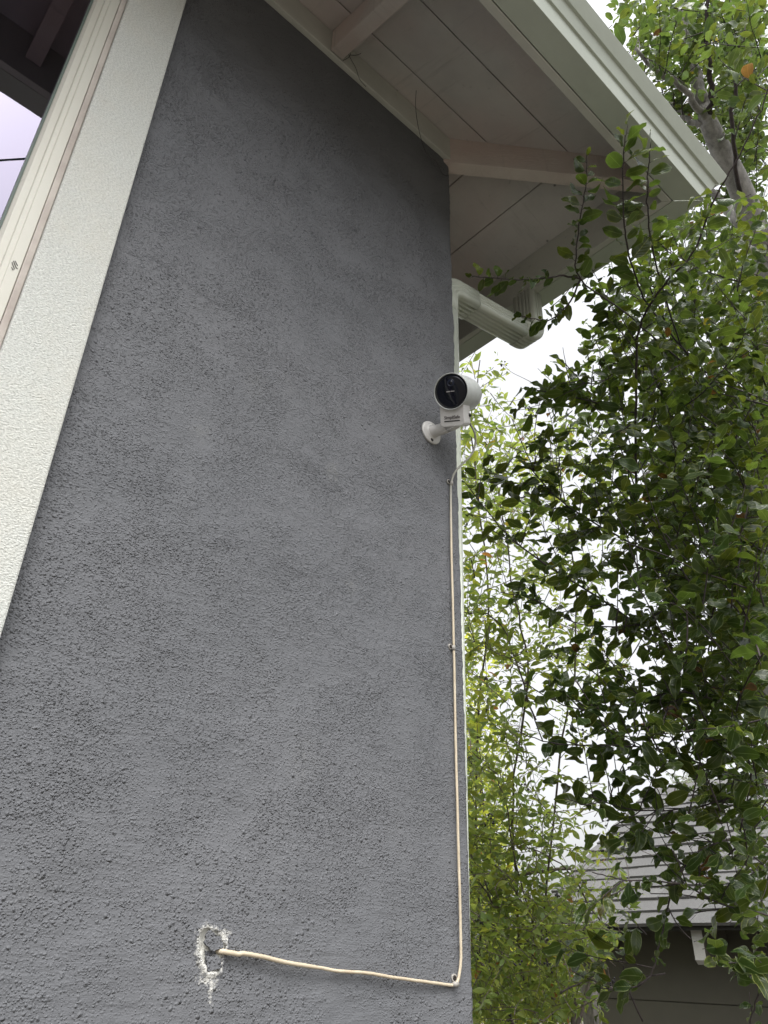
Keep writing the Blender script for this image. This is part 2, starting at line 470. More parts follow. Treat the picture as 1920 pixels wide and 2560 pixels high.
GY = GY + np.where((dh > 0) & (dh < .006), -.0022, 0)
nz_, nx_ = GX.shape
V = np.stack([GXo, GY, GZ], -1).reshape(-1, 3)
idx = np.arange(nz_ * nx_).reshape(nz_, nx_)
fc = np.stack([idx[:-1, :-1], idx[:-1, 1:], idx[1:, 1:], idx[1:, :-1]], -1).reshape(-1, 4)
cin = (dh[:-1, :-1] + dh[1:, 1:]) / 2 < 0
fc = fc[~cin.reshape(-1)]
x0w, x1w = -3.2, xs[0]
extra_v = []; extra_f = []
def quad(a, b, c, d):
    k = len(V) + len(extra_v); extra_v.extend([a, b, c, d]); extra_f.append((k, k + 1, k + 2, k + 3))
WX0, WX1, WZ0, WZ1 = -.95, .133, -.35, 2.0          # window opening
Zb, Zt = -1.55, 2.2
quad((x0w, 0, Zb), (CX, 0, Zb), (CX, 0, -.3), (x0w, 0, -.3))
quad((x0w, 0, 2.12), (CX, 0, 2.12), (CX, 0, Zt), (x0w, 0, Zt))
quad((WX1, 0, -.3), (x1w, 0, -.3), (x1w, 0, 2.12), (WX1, 0, 2.12))
quad((x0w, 0, -.3), (WX0, 0, -.3), (WX0, 0, 2.12), (x0w, 0, 2.12))
quad((WX0, 0, WZ1), (WX1, 0, WZ1), (WX1, 0, 2.12), (WX0, 0, 2.12))
quad((CX, .006, Zb), (CX, 4.5, Zb), (CX, 4.5, Zt), (CX, .006, Zt))
quad((x0w, .006, Zb), (x0w, .006, Zt), (x0w, 4.5, Zt), (x0w, 4.5, Zb))
quad((x0w, 4.5, Zb), (x0w, 4.5, Zt), (CX, 4.5, Zt), (CX, 4.5, Zb))
me = bpy.data.meshes.new('wall')
me.from_pydata(V.tolist() + [tuple(v) for v in extra_v], [], fc.tolist() + extra_f)
me.materials.append(STUCCO)
me.polygons.foreach_set('use_smooth', [True] * len(me.polygons))
ck = np.zeros(GX.shape)
for line in ([(372, 640), (440, 690), (520, 745), (600, 790), (690, 810)], [(700, 1410), (760, 1440), (840, 1445)]):
    q_l = [on_y(a_, b_, 0) for a_, b_ in line]
    for a_, b_ in zip(q_l[:-1], q_l[1:]):
        e = np.array([b_[0] - a_[0], b_[2] - a_[2]])
        t = np.clip(((GX - a_[0]) * e[0] + (GZ - a_[2]) * e[1]) / (e @ e), 0, 1)
        dd_ = np.hypot(GX - a_[0] - t * e[0], GZ - a_[2] - t * e[1]) + (vnoise(GX * 60, GZ * 60, 21) - .5) * .006
        ck = np.maximum(ck, np.clip(1 - np.abs(dd_) / .0045, 0, 1) * .5)
scf = np.zeros(GX.shape)
for (a_, b_, r_s, am) in ((835, 1180, .024, .8), (878, 1462, .020, .6), (500, 1075, .03, .3), (640, 960, .04, .3), (1090, 905, .03, .3), (760, 1900, .05, .25)):
    q_s = on_y(a_, b_, 0)
    scf = np.maximum(scf, am * np.clip(1.15 - np.hypot((GX - q_s[0]) * 1.3, GZ - q_s[2]) / r_s, 0, 1))
a = me.attributes.new('scuff', 'FLOAT', 'POINT')
a.data.foreach_set('value', np.concatenate([scf.reshape(-1), np.zeros(len(extra_v))]).astype('f'))
a = me.attributes.new('crack', 'FLOAT', 'POINT')
a.data.foreach_set('value', np.concatenate([ck.reshape(-1), np.zeros(len(extra_v))]).astype('f'))
a = me.attributes.new('plaster', 'FLOAT', 'POINT')
a.data.foreach_set('value', np.concatenate([pl.reshape(-1), np.zeros(len(extra_v))]).astype('f'))
wall = link('wall', me, house)

# the broken hole: plaster bed and two grey flakes
hx = [p[0] for p in hole]; hz = [p[1] for p in hole]
px_ = np.arange(min(hx) - .012, max(hx) + .012, .0025); pz_ = np.arange(min(hz) - .012, max(hz) + .012, .0025)
PX, PZ = np.meshgrid(px_, pz_)
dd = poly_dist(PX, PZ, hole)
PY = .0012 + np.clip(-dd, 0, .008) * .35 + (vnoise(PX * 300, PZ * 300, 5) - .5) * .004
ii = np.arange(PX.size).reshape(PX.shape)
mesh('plaster_bed', np.stack([PX, PY, PZ], -1).reshape(-1, 3), np.stack([ii[:-1, :-1], ii[:-1, 1:], ii[1:, 1:], ii[1:, :-1]], -1).reshape(-1, 4), PLASTER, wall, True)
def flake(pts, y, tilt):
    q = wall_xz(pts); out = []
    for i in range(len(q)):                      # ragged edge
        a_, b_ = np.array(q[i]), np.array(q[(i + 1) % len(q)])
        out.append(a_)
        m_ = (a_ + b_) / 2 + rng.normal(0, .0007, 2); out.append(m_)
    cz = np.mean([o[1] for o in out])
    A = [(o[0], y + tilt * (o[1] - cz), o[1]) for o in out]
    B = [(o[0], y + .004 + tilt * (o[1] - cz), o[1]) for o in out]
    return loft('paint_flake', A, B, STUCCO, wall)
flake([(450, 460), (530, 545), (650, 590), (690, 720), (690, 830), (610, 845), (500, 890), (430, 875), (395, 800), (320, 740), (350, 640), (390, 500)], -.0045, .05)
flake([(365, 985), (430, 1000), (500, 1005), (570, 960), (610, 985), (665, 1065), (635, 1265), (400, 1312), (372, 1240), (358, 1060)], -.003, .07)
flake([(365, 880), (430, 885), (520, 900), (590, 930), (560, 950), (500, 995), (430, 990), (370, 965)], .0015, 0)

# window: trim band, caulk, frame, glass, room behind
trim = empty('window', (0, 0, 0)); trim.parent = house; trim.location = -house.location
TY = -.022
xi, xo = .1385, .2448
def tri(name, A, B, mat, par, bv=.0): return loft(name, A, B, mat, par, bv)
box('window_trim', xi, xo, TY, .001, -.55, 2.07, TRIMS, trim, .003)
box('window_trim', WX0 - .13, xi - .001, TY, .001, 1.96, 2.07, TRIMS, trim, .003)
box('window_trim', WX0 - .13, xi - .001, TY, .001, -.55, -.42, TRIMS, trim, .003)
box('window_trim', WX0 - .13, WX0 - .02, TY, .001, -.419, 1.959, TRIMS, trim, .003)
box('caulk_bead', .1275, xi - .0005, -.012, .02, -.41, 1.955, CAULK, trim, .0015)
fr = loft('frame', [(x, y, -.41) for x, y in [(.0855, .028), (.0855, .012), (.091, .004), (.1015, .003), (.1025, -.0045), (.110, -.005), (.1112, -.0085), (.1268, -.009), (.1268, .028)]],
          [(x, y, 1.95) for x, y in [(.0855, .028), (.0855, .012), (.091, .004), (.1015, .003), (.1025, -.0045), (.110, -.005), (.1112, -.0085), (.1268, -.009), (.1268, .028)]], VINYL, trim, .0008)
box('frame', WX0, .085, -.008, .03, 1.90, 1.95, VINYL, trim, .002)
box('frame', WX0, .085, -.008, .03, -.41, -.36, VINYL, trim, .002)
box('frame', WX0, WX0 + .04, -.008, .03, -.359, 1.899, VINYL, trim, .002)
box('gasket', .081, .0850, .0125, .028, -.359, 1.899, mat_plain('green grey gasket', (.10, .13, .11), .6), trim)
box('glass', WX0 + .04, .083, .020, .024, -.36, 1.90, GLASS, trim)
m_ = bpy.data.meshes.new('x')
rm = box('room', WX0 + .005, .120, .05, 1.6, -.9, 2.15, ROOM, trim)
bm = bmesh.new(); bm.from_mesh(rm.data)
bmesh.ops.delete(bm, geom=[f for f in bm.faces if abs(f.normal.y) > .9 and f.calc_center_median().y < .1], context='FACES')
bm.to_mesh(rm.data); bm.free()
# small scratched maker's mark on the frame, illegible in the photograph
for k, (a0, b0) in enumerate([((30, 655), (36, 672)), ((34, 652), (40, 668)), ((29, 668), (33, 675)), ((38, 652), (44, 664)), ((40, 668), (44, 672))]):
    tube('scratch_mark', [on_y(*a0, -.0095), on_y(*b0, -.0095)], .0006, PRINT, trim, 5)

# eaves. side 0 runs along X in front of the wall, side 1 runs along Y round the corner
SL = .33
def zs_(o): return 2.205 - SL * o
def P(side, o, z, s=None):
    """point at outward offset o; s=None puts it on the mitre"""
    if side == 0: return (CX + o if s is None else s, -o, z)
    return (CX + o, -o if s is None else s, z)
FAR = (-3.6, 4.9)
def eave_prism(name, side, prof, mat, par, bv=0, mitre=0.0):
    A = [P(side, o, z, FAR[side]) for o, z in prof]
    d = -mitre if side == 0 else mitre
    B = [(CX + o + d, -o, z) if side == 0 else (CX + o, -o + d, z) for o, z in prof]
    return loft(name, A, B, mat, par, bv)
soff = empty('soffit', (0, 0, 0)); soff.parent = house; soff.location = -house.location
for side, bm_ in ((0, SOFFIT), (1, SOFFITY)):
    for (a0, b0) in ((-.06, .0945), (.0975, .2635), (.2665, .4265)):
        eave_prism('soffit_board', side, [(a0, zs_(a0)), (b0, zs_(b0)), (b0, zs_(b0) + .018), (a0, zs_(a0) + .018)], bm_, soff, .0016, .0015)
    eave_prism('joint_backing', side, [(-.06, zs_(-.06) + .0185), (.4265, zs_(.4265) + .0185), (.4265, zs_(.4265) + .022), (-.06, zs_(-.06) + .022)], DARKGAP, soff)
    bx_ = eave_prism('blocking', side, [(.0, 2.10), (.016, 2.10), (.016, zs_(.016) - .001), (.0, zs_(0) - .001)], RAFTER if side else FASCIA, soff, .002)
    eave_prism('fascia_board', side, [(.427, 1.906), (.448, 1.906), (.448, 2.085), (.427, 2.085)], FASCIA, house, .002)
    # roof above
    eave_prism('roof', side, [(.50, zs_(.50) + .055), (.50, zs_(.50) + .045), (.449, zs_(.43) + .026), (-.9, zs_(-.9) + .026), (-.9, zs_(-.9) + .06)], SHINGLE, house)
    # K-style gutter: one folded sheet
    o1 = [(.4505, 2.03), (.4505, 1.908), (.513, 1.908), (.525, 1.947), (.5308, 1.9475), (.545, 1.975), (.552, 1.9755), (.575, 2.006), (.571, 2.010)]
    o2 = [(.5715, 2.0055), (.5505, 1.9785), (.5435, 1.978), (.529, 1.9505), (.5235, 1.95), (.5115, 1.911), (.4525, 1.911), (.4525, 2.03)]
    eave_prism('gutter', side, o1 + o2, GUTTER, house, .0007, .0008)
# common rafters
def rafter(side, s):
    A = []; B = []
    for o in (.018, .426):
        for dz in (-.002, -.095):
            A.append(P(side, o, zs_(o) + dz, s - .02)); B.append(P(side, o, zs_(o) + dz, s + .02))
    o_ = [0, 2, 3, 1]
    loft('rafter', [A[i] for i in o_], [B[i] for i in o_], RAFTER, soff, .002)
for s in (.651, .05, -.55, -1.15, -1.75): rafter(0, s)
for s in (.72, 1.32, 1.92, 2.52): rafter(1, s)
# hip rafter on the corner diagonal
hp = np.array([1, -1, 0]) / math.sqrt(2); hn = np.array([1, 1, 0]) / math.sqrt(2)
def hpt(o, z, s_): q = np.array([CX + o, -o, z]) + hn * s_; return tuple(q)
A = [hpt(o, z, -.02) for o, z in [(-.02, zs_(-.02) + .012), (.426, zs_(.426) + .012), (.426, zs_(.426) - .10), (.01, 2.082), (-.02, 2.09)]]
B = [hpt(o, z, .02) for o, z in [(-.02, zs_(-.02) + .012), (.426, zs_(.426) + .012), (.426, zs_(.426) - .10), (.01, 2.082), (-.02, 2.09)]]
loft('hip_rafter', A, B, HIPM, soff, .002)

# downspout round the corner
ds = empty('downspout', (0, 0, 0)); ds.parent = house; ds.location = -house.location
def ds_section(wy=.078, wx=.058, n_r=4, side_ridges=3):
    """corrugated rectangular section, (a along y, b along thickness)"""
    out = []
    def run(p0, p1, k, amp, nrm):
        L_ = np.linspace(0, 1, k * 6 + 1)[:-1]
        for t in L_:
            wv = max(0, math.sin(t * k * 2 * math.pi)) * amp if .08 < t < .92 else 0
            out.append((p0[0] + (p1[0] - p0[0]) * t - nrm[0] * wv, p0[1] + (p1[1] - p0[1]) * t - nrm[1] * wv))
    r = .012; a_, b_ = wy / 2, wx / 2
    def arc(cx_, cy_, t0):
        for t in np.linspace(t0, t0 + math.pi / 2, 5)[:-1]: out.append((cx_ + r * math.cos(t), cy_ + r * math.sin(t)))
    run((-a_ + r, -b_), (a_ - r, -b_), n_r, .0065, (0, -1)); arc(a_ - r, -b_ + r, -math.pi / 2)
    run((a_, -b_ + r), (a_, b_ - r), side_ridges, .0045, (1, 0)); arc(a_ - r, b_ - r, 0)
    run((a_ - r, b_), (-a_ + r, b_), n_r, .0065, (0, 1)); arc(-a_ + r, b_ - r, math.pi / 2)
    run((-a_, b_ - r), (-a_, -b_ + r), side_ridges, .0045, (-1, 0)); arc(-a_ + r, -b_ + r, math.pi)
    return out
SEC = ds_section()
def ds_sweep(name, path, yoff, grow=1.0, cap=True):
    """path = [(x,z)], swept in a plane of constant y (yoff may be a list)"""
    Pth = np.array(path, float); T = np.gradient(Pth, axis=0); T /= np.linalg.norm(T, axis=1)[:, None]
    V = []
    ys_ = np.broadcast_to(np.asarray(yoff, float), (len(Pth),))
    for i, (x, z) in enumerate(Pth):
        nx, nz = T[i][1], -T[i][0]
        for a_, b_ in SEC: V.append((x + nx * b_ * grow, ys_[i] + a_ * grow, z + nz * b_ * grow))
    n = len(SEC); k = len(Pth)
    Fc = [(i * n + j, i * n + (j + 1) % n, (i + 1) * n + (j + 1) % n, (i + 1) * n + j) for i in range(k - 1) for j in range(n)]
    if cap: Fc += [tuple(range(n)), tuple(range((k - 1) * n, k * n))]
    return recalc(mesh(name, V, Fc, PIPE, ds, True))
xm = 1.1425
ds_sweep('pipe', [(xm, -1.5), (xm, 0), (xm, 1.56)], [.1005, .094, .072])
def arcp(c, r, t0, t1, n=9): return [(c[0] + r * math.cos(t), c[1] + r * math.sin(t)) for t in np.linspace(t0, t1, n)]
sl = math.atan(.18)
r_ = .055
c1 = (xm + r_, 1.605)
e1 = [(xm, 1.55)] + arcp(c1, r_, math.pi, math.pi / 2 + sl, 10)
e1.append((e1[-1][0] + .075 * math.cos(sl), e1[-1][1] + .075 * math.sin(sl)))
ds_sweep('elbow', e1, .074, 1.06)
p0 = e1[-1]; Ld = .25
p1 = (p0[0] + Ld * math.cos(sl), p0[1] + Ld * math.sin(sl))
ds_sweep('pipe', [(p0[0] - .02, p0[1] - .004), p1], .074, .99)
c2 = (p1[0] - math.sin(sl) * .055, p1[1] + math.cos(sl) * .055)
e2 = [(p1[0] - .02, p1[1] - .0035)] + arcp(c2, .055, -math.pi / 2 + sl, 0, 9) + [(c2[0] + .055, 1.912)]
ds_sweep('elbow', e2, .074, 1.04)

# ------------------------------------------------------------------ security camera
front_c = at(1128, 978.5, 1.68)
vd = ray(1128, 978.5); vd /= np.linalg.norm(vd)
ex = R @ np.array([1.0, 0, 0]); ey = R @ np.array([0, -1.0, 0])      # image right and image up, used to aim the device
back = math.cos(math.radians(24)) * vd + math.sin(math.radians(24)) * (ex * .97 - ey * .22)
back /= np.linalg.norm(back)
nrm_ = -back
upv = ey - back * (ey @ back); upv /= np.linalg.norm(upv)
sidev = np.cross(upv, nrm_)               # device right as seen from its front
upv = math.cos(.03) * upv - math.sin(.03) * sidev; sidev = np.cross(upv, nrm_)
RD = .0405
mount = np.array([1.018, 0.0, 1.045])
sec = tag(empty('security_camera', tuple(mount)), 'white round security camera with black face, screwed to the grey wall near the corner', 'security camera')
def dv(a_, b_, c_): return tuple(front_c + sidev * a_ + upv * b_ + back * c_)
Vv, Ff = frame_disc(front_c, back, upv, [(.003, .0375), (-.002, .0382), (-.0033, .0392), (-.003, .0402), (0, RD), (.02, .0408), (.06, .0404), (.085, .0385), (.098, .034), (.105, .024), (.107, .006)], 56)
mesh('body', Vv, Ff, RIMP, sec, True)
Vv, Ff = frame_disc(front_c, back, upv, [(-.0015, .0379), (-.0026, .031), (-.0031, .018), (-.0032, .002)], 56)
mesh('front_glass', [tuple(v) for v in Vv], Ff, BLACKG, sec, True)
lc = front_c + upv * .0185 + sidev * .001 - back * .0034
Vv, Ff = frame_disc(lc, -back, upv, [(-.001, .0085), (.0004, .0083), (.0004, .0068), (-.0002, .0064), (-.0002, .0055), (.0006, .0052), (.0006, .001)], 32)
mesh('lens', Vv, Ff, LENSG, sec, True)
Vv, Ff = frame_disc(lc - back * .0007, -back, upv, [(0, .0042), (.0006, .0030), (.0009, .0005)], 24)
mesh('lens_centre', Vv, Ff, LENSC, sec, True)
def dbox(name, a0, a1, b0, b1, c0, c1, mat, par=sec, bv=.0006):
    V = [dv(a_, b_, c_) for a_ in (a0, a1) for b_ in (b0, b1) for c_ in (c0, c1)]
    o = recalc(mesh(name, V, [(0, 1, 3, 2), (4, 6, 7, 5), (0, 4, 5, 1), (2, 3, 7, 6), (0, 2, 6, 4), (1, 5, 7, 3)], mat, par))
    if bv: bevel(o, bv)
    return o
dbox('sensor_strip', -.010, -.0015, -.0015, .0005, -.0042, -.0033, LEDM)
dbox('sensor_strip', .0, .009, -.0013, .0007, -.0042, -.0033, LEDM)
# base block under the round body, rounded lower corners
def rr(a0, a1, b0, b1, r, c):
    pts = [(a0, b1), (a1, b1)]
    for t in np.linspace(0, -math.pi / 2, 7): pts.append((a1 - r + r * math.cos(t), b0 + r + r * math.sin(t)))
    for t in np.linspace(-math.pi / 2, -math.pi, 7): pts.append((a0 + r + r * math.cos(t), b0 + r + r * math.sin(t)))
    return [dv(a_, b_, c) for a_, b_ in pts]
loft('base_block', rr(-.0300, .0262, -.0760, -.022, .008, .002), rr(-.0295, .0262, -.0760, -.024, .010, .040), WHITEP, sec, .0012)
loft('slot', rr(-.0205, .0165, -.0655, -.0632, .0011, .0014), rr(-.0205, .0165, -.0655, -.0632, .0011, .0034), SLOTM, sec)
# lettering
tcu = bpy.data.curves.new('lettering', 'FONT'); tcu.body = 'SimpliSafe'; tcu.size = .0098; tcu.extrude = .0001; tcu.align_x = 'CENTER'; tcu.space_character = .96; tcu.offset = .0002
tob = bpy.data.objects.new('tmp_text', tcu); COL.objects.link(tob)
dg = bpy.context.evaluated_depsgraph_get()
tme = bpy.data.meshes.new_from_object(tob.evaluated_get(dg))
bpy.data.objects.remove(tob)
for v in tme.vertices:
    q = dv(v.co.x - .0015, v.co.y - .0595, .0013 - v.co.z)
    v.co = q
tme.materials.clear(); tme.materials.append(PRINT); tme.name = 'lettering'
link('lettering', tme, sec)
# wall plate, screws, arm
pc = mount
Vv, Ff = frame_disc(pc, (0, -1, 0), (0, 0, 1), [(.0, .029), (.0035, .029), (.0055, .0275), (.0062, .020), (.0075, .0165), (.011, .0145)], 44)
mesh('wall_plate', Vv, Ff, WHITEP, sec, True)
for dz in (.0215, -.0215):
    Vv, Ff = frame_disc(pc + np.array([.002 if dz > 0 else -.001, -.0058, dz]), (0, -1, 0), (0, 0, 1), [(0, .0042), (.0008, .0040), (.0009, .0005)], 18)
    s_ = mesh('screw', Vv, Ff, SCREW if dz < 0 else GREYC, sec, True)
ball = np.array(dv(-.001, -.068, .030))
a2 = ball - (pc + np.array([0, -.006, 0])); La = np.linalg.norm(a2)
print('arm', La, ball)
Vv, Ff = frame_disc(pc + np.array([0, -.004, 0]), a2, (0, 0, 1), [(0, .0170), (.008, .0145), (.016, .0135), (La * .62, .0130), (La * .64, .0122)], 32)
mesh('arm', Vv, Ff, WHITEP, sec, True)
Vv, Ff = frame_disc(pc + np.array([0, -.006, 0]) + a2 * .63, a2, (0, 0, 1), [(0, .0126), (La * .2, .0126), (La * .36, .0110), (La * .40, .006)], 28)
mesh('swivel', Vv, Ff, WHITEP, sec, True)
tb_ = pc + a2 * .60
box('release_tab', tb_[0] - .010, tb_[0] - .003, tb_[1] - .006, tb_[1] + .004, tb_[2] + .011, tb_[2] + .0165, WHITEP, sec, .001)
# cobweb threads on the camera
cw = tag(empty('cobweb', tuple(on_y(1105, 1080, -.06))), 'thin pale cobweb threads hanging under the white security camera', 'cobweb')
for a_, b_ in (((1104, 1081, -.055), (1134, 1067, -.085)), ((1134, 1067, -.085), (1139, 1061, -.09))):
    tube('thread', smooth_path([on_y(*a_), (on_y(*a_) + on_y(*b_)) / 2 + np.array([0, 0, -.0006]), on_y(*b_)], 4), .00035, SILKW, cw, 5)

# ------------------------------------------------------------------ cable along the wall
D = 1.1573
cb = tag(empty('cable', tuple(on_y(1137, 2450, 0))), 'thin beige cable running down the wall corner and left into the broken hole', 'cable')
top = [dv(.028, -.052, .035)] + [at(1173, 1054, 1.76), at(1187, 1083, 1.765), at(1188, 1110, 1.77), at(1179, 1136, 1.765), at(1158, 1158, 1.755), at(1144, 1172, 1.745), on_y(1134, 1187, -.012), on_y(1128, 1207, -.006)]
mid = [(1127, 1225), (1127.5, 1300), (1129, 1400), (1132, 1500), (1134, 1600), (1136.5, 1700), (1139, 1850), (1143, 2000), (1146, 2120), (1150, 2260), (1152, 2360), (1152, 2400), (1148, 2436), (1143, 2455), (1134, 2462), (1118, 2462), (1060, 2454), (985, 2444), (920, 2433), (850, 2428), (790, 2418), (720, 2407), (660, 2393), (612, 2384), (593, 2385), (560, 2379), (543, 2378)]
P1 = smooth_path(top, 6)
ym = [-.004, -.005, -.006, -.007, -.006, -.005, -.005, -.006, -.007, -.007, -.006, -.006, -.005, -.004, -.004, -.004, -.006, -.008, -.008, -.008, -.009, -.010, -.010, -.009, -.008, -.006, .003]
P2 = smooth_path([on_y(1128, 1207, -.006)] + [on_y(p[0], p[1], y) for p, y in zip(mid, ym)], 6)
P2[:, 0] += rng.normal(0, .00012, len(P2)); P2[:, 2] += rng.normal(0, .00012, len(P2))
k0 = len(P2)
def mat_cable():
    g = NG('beige cable jacket'); v = g.coords()
    s = g.n('SeparateXYZ'); g.l(v, s.inputs[0])
    n = g.noise(v, 14, 4, .7); n2 = g.noise(v, 160, 3, .7)
    col = g.mix(g.ramp(n, .35, .65), (.47, .385, .27), (.60, .52, .39))      # yellowed plastic
    col = g.mix(g.ramp(s.outputs['Z'], .78, .92), col, (.34, .335, .29))   # greyer length near the camera
    col = g.mix(g.ramp(n2, .66, .76, 0, .5), col, (.30, .20, .14))
    return g.done(g.bsdf(col, .5, g.bump(n2, .0006, .5)))
CABLE = mat_cable()
allP = np.vstack([P1[:-1], P2])
rad = np.full(len(allP), .0024); rad[-36:] = np.linspace(.0027, .0034, 36)
Vv, Ff = tube_data(allP, rad, 10)
co = mesh('jacket', Vv, Ff, CABLE, cb, True)
tube('cable_plug', smooth_path([dv(.020, -.046, .030), dv(.030, -.054, .036)], 3), .0030, SLOTM, cb, 8)
# clips
clip_lab = ['small screwed cable clip just below the security camera', 'small screwed cable clip halfway down the wall edge', 'small screwed cable clip at the bend near the bottom of the wall']
for i, ((px, py), (sx_, sy_)) in enumerate([((1129, 1208), (1121, 1205)), ((1134, 1619), (1125, 1617)), ((1137, 2461), (1134, 2445))]):
    q = on_y(px, py, -.006); sq = on_y(sx_, sy_, 0)
    cl = tag(empty('cable_clip', tuple(sq)), clip_lab[i], 'cable clip', 'screwed clips holding the cable to the wall')
    if i < 2: pts = [q + np.array([0, 0, .004]), q + np.array([0, 0, -.005])]
    else: pts = [q + np.array([-.004, 0, .0]), q + np.array([.007, 0, .0])]
    tube('band', pts, .0037, CLIP, cl, 12)
    Vv, Ff = frame_disc(sq, (0, -1, 0), (0, 0, 1), [(0, .0062), (.0022, .0060), (.0028, .0048), (.0022, .0040)], 20)
    mesh('ring', Vv, Ff, CLIP, cl, True)
    Vv, Ff = frame_disc(sq + np.array([0, -.0022, 0]), (0, -1, 0), (0, 0, 1), [(0, .0040), (.0012, .0034), (.0013, .0012), (.0004, .0008)], 16)
    mesh('screw', Vv, Ff, SCREW, cl, True)
# empty clip nail near the hole
nl = on_y(592, 2371, 0)
Vv, Ff = frame_disc(nl, (0, -1, 0), (0, 0, 1), [(0, .0040), (.002, .0038), (.0023, .0026), (.0006, .0020)], 16)
tag(mesh('anchor_plug', Vv, Ff, mat_plain('hollow dark anchor', (.05, .05, .05), .7), None, True), 'tiny dark empty wall anchor just above the left end of the cable', 'wall anchor')

# old cobweb strands under the eave
cw2 = tag(empty('cobweb', tuple(on_y(1040, 300, -.03))), 'dark drooping cobweb strand hanging from the soffit over the top of the wall', 'cobweb')
def zA(x, y): return (640 + x * .3617, y * .3617)
tube('thread', smooth_path([on_y(*zA(1107, 625), -.12), on_y(*zA(1103, 730), -.10), on_y(*zA(1118, 860), -.05), on_y(*zA(1150, 990), -.02), on_y(*zA(1185, 1070), -.012), on_y(*zA(1245, 1120), -.01), on_y(*zA(1290, 1200), -.008), on_y(*zA(1330, 1215), -.006)], 6), .0009, SILK, cw2, 5)
cw3 = tag(empty('cobweb', tuple(on_y(870, 140, -.03))), 'small dusty cobweb in the corner beside the rafter foot', 'cobweb')
for pts in ([(630, 300), (640, 375), (690, 470), (715, 545), (760, 600)], [(650, 380), (700, 380), (745, 355)], [(600, 420), (650, 385), (640, 330)]):
    tube('thread', smooth_path([on_y(*zA(*p), -.02 - .01 * (i % 2)) for i, p in enumerate(pts)], 5), .0008, SILK, cw3, 5)

# ------------------------------------------------------------------ overhead wire (seen mirrored in the window)
wp = np.array([.33, -6.16, 7.8]); wd = np.array([.244, .26, 0]); wd /= np.linalg.norm(wd)
tag(tube('overhead_wire', [wp + wd * t + np.array([0, 0, .0012 * t * t]) for t in np.linspace(-24, 24, 33)], .012, WIREM), 'dark overhead wire mirrored as a thin line in the window', 'wire')

# ------------------------------------------------------------------ neighbouring house
EX, EZ, GY0, GY1, RX, RS = 5.85, .30, 3.69, -2.6, 8.15, .60
nb = tag(empty('neighbour_house', (6.25, 1, -1.55)), 'low neighbouring house with grey shingle roof and dark olive siding behind the branches', 'house')
rz = lambda x: EZ + RS * (x - EX)
RZ = rz(RX)
rf = loft('roof', [(EX, GY0, EZ - .012), (RX, GY0, RZ - .012), (RX * 2 - EX, GY0, EZ - .012), (RX * 2 - EX, GY0, EZ - .05), (RX, GY0, RZ - .06), (EX, GY0, EZ - .05)],
          [(EX, GY1, EZ - .012), (RX, GY1, RZ - .012), (RX * 2 - EX, GY1, EZ - .012), (RX * 2 - EX, GY1, EZ - .05), (RX, GY1, RZ - .06), (EX, GY1, EZ - .05)], mat_plain('dark roof deck', (.03, .028, .026), .9), nb)
sh_me = []
ex_len = .19
for v_ in range(6):
    wd_ = (.30, .33, .27, .36, .31, .24)[v_]
    L0 = ex_len + .03
    c_, s_ = math.cos(math.atan(RS)), math.sin(math.atan(RS))
    Vb = []
    for yy in (0, wd_ - .004):
        for (l_, h_) in ((0, .0), (0, .022 + .003 * (v_ % 3)), (L0, .004), (L0, 0)):
            jit = (.006 * math.sin(v_ * 2.1 + yy * 9) if l_ == 0 else 0)
            Vb.append(((l_ + jit) * c_ - h_ * s_, yy, (l_ + jit) * s_ + h_ * c_))
    me = bpy.data.meshes.new('shingle')
    me.from_pydata(Vb, [], [(0, 1, 2, 3), (7, 6, 5, 4), (0, 4, 5, 1), (1, 5, 6, 2), (2, 6, 7, 3), (3, 7, 4, 0)])
    me.materials.append(SHINGLE); me.update(); sh_me.append((me, wd_))
rfloc = Vector(nb.location)
n_sh = 0
rows = int((RX - EX) / math.cos(math.atan(RS)) / ex_len) + 1
for r0 in range(rows):
    y = GY0 + .03 - random.random() * .01
    x = EX - .03 + r0 * ex_len * math.cos(math.atan(RS))
    if x > RX - .02: break
    first = True
    while y > 1.15:
        me, wd_ = sh_me[random.randrange(6)]
        if first and r0 % 2: me, wd_ = sh_me[5]
        first = False
        o = bpy.data.objects.new('shingle', me); COL.objects.link(o); o.parent = rf
        o.location = Vector((x, y - wd_, rz(x) - .008 + random.random() * .004))
        y -= wd_; n_sh += 1
# rest of the slope, out of the frame to the right: one sheet of courses
for r0 in range(rows):
    pass
loft('shingle_courses', [(EX - .03, 1.14, EZ - .018), (EX - .03, 1.14, EZ + .004), (RX, 1.14, RZ + .004), (RX, 1.14, RZ - .011)], [(EX - .03, GY1, EZ - .018), (EX - .03, GY1, EZ + .004), (RX, GY1, RZ + .004), (RX, GY1, RZ - .011)], SHINGLE, rf)
for k in range(9):
    y1_ = GY0 + .02 - k * .33
    c_ = [(RX - .14, y1_, rz(RX - .14) + .02), (RX, y1_, RZ + .035 + .01 * (k % 2)), (RX + .14, y1_, rz(RX - .14) + .02), (RX, y1_, RZ + .012)]
    c2_ = [(a_, y1_ - .36, b_ - .008) for a_, _, b_ in c_]
    loft('ridge_cap', c_, c2_, SHINGLE, rf)
wl = loft('wall', [(6.28, GY0 - .25, -1.55), (6.28, GY0 - .25, EZ + .18), (RX, GY0 - .25, RZ - .08), (RX * 2 - 6.28, GY0 - .25, EZ + .18), (RX * 2 - 6.28, GY0 - .25, -1.55)],
          [(6.28, GY1, -1.55), (6.28, GY1, EZ + .18), (RX, GY1, RZ - .08), (RX * 2 - 6.28, GY1, EZ + .18), (RX * 2 - 6.28, GY1, -1.55)], SIDING, nb)
zb_ = .32
hts = [.53, .42, .42, .42, .42]
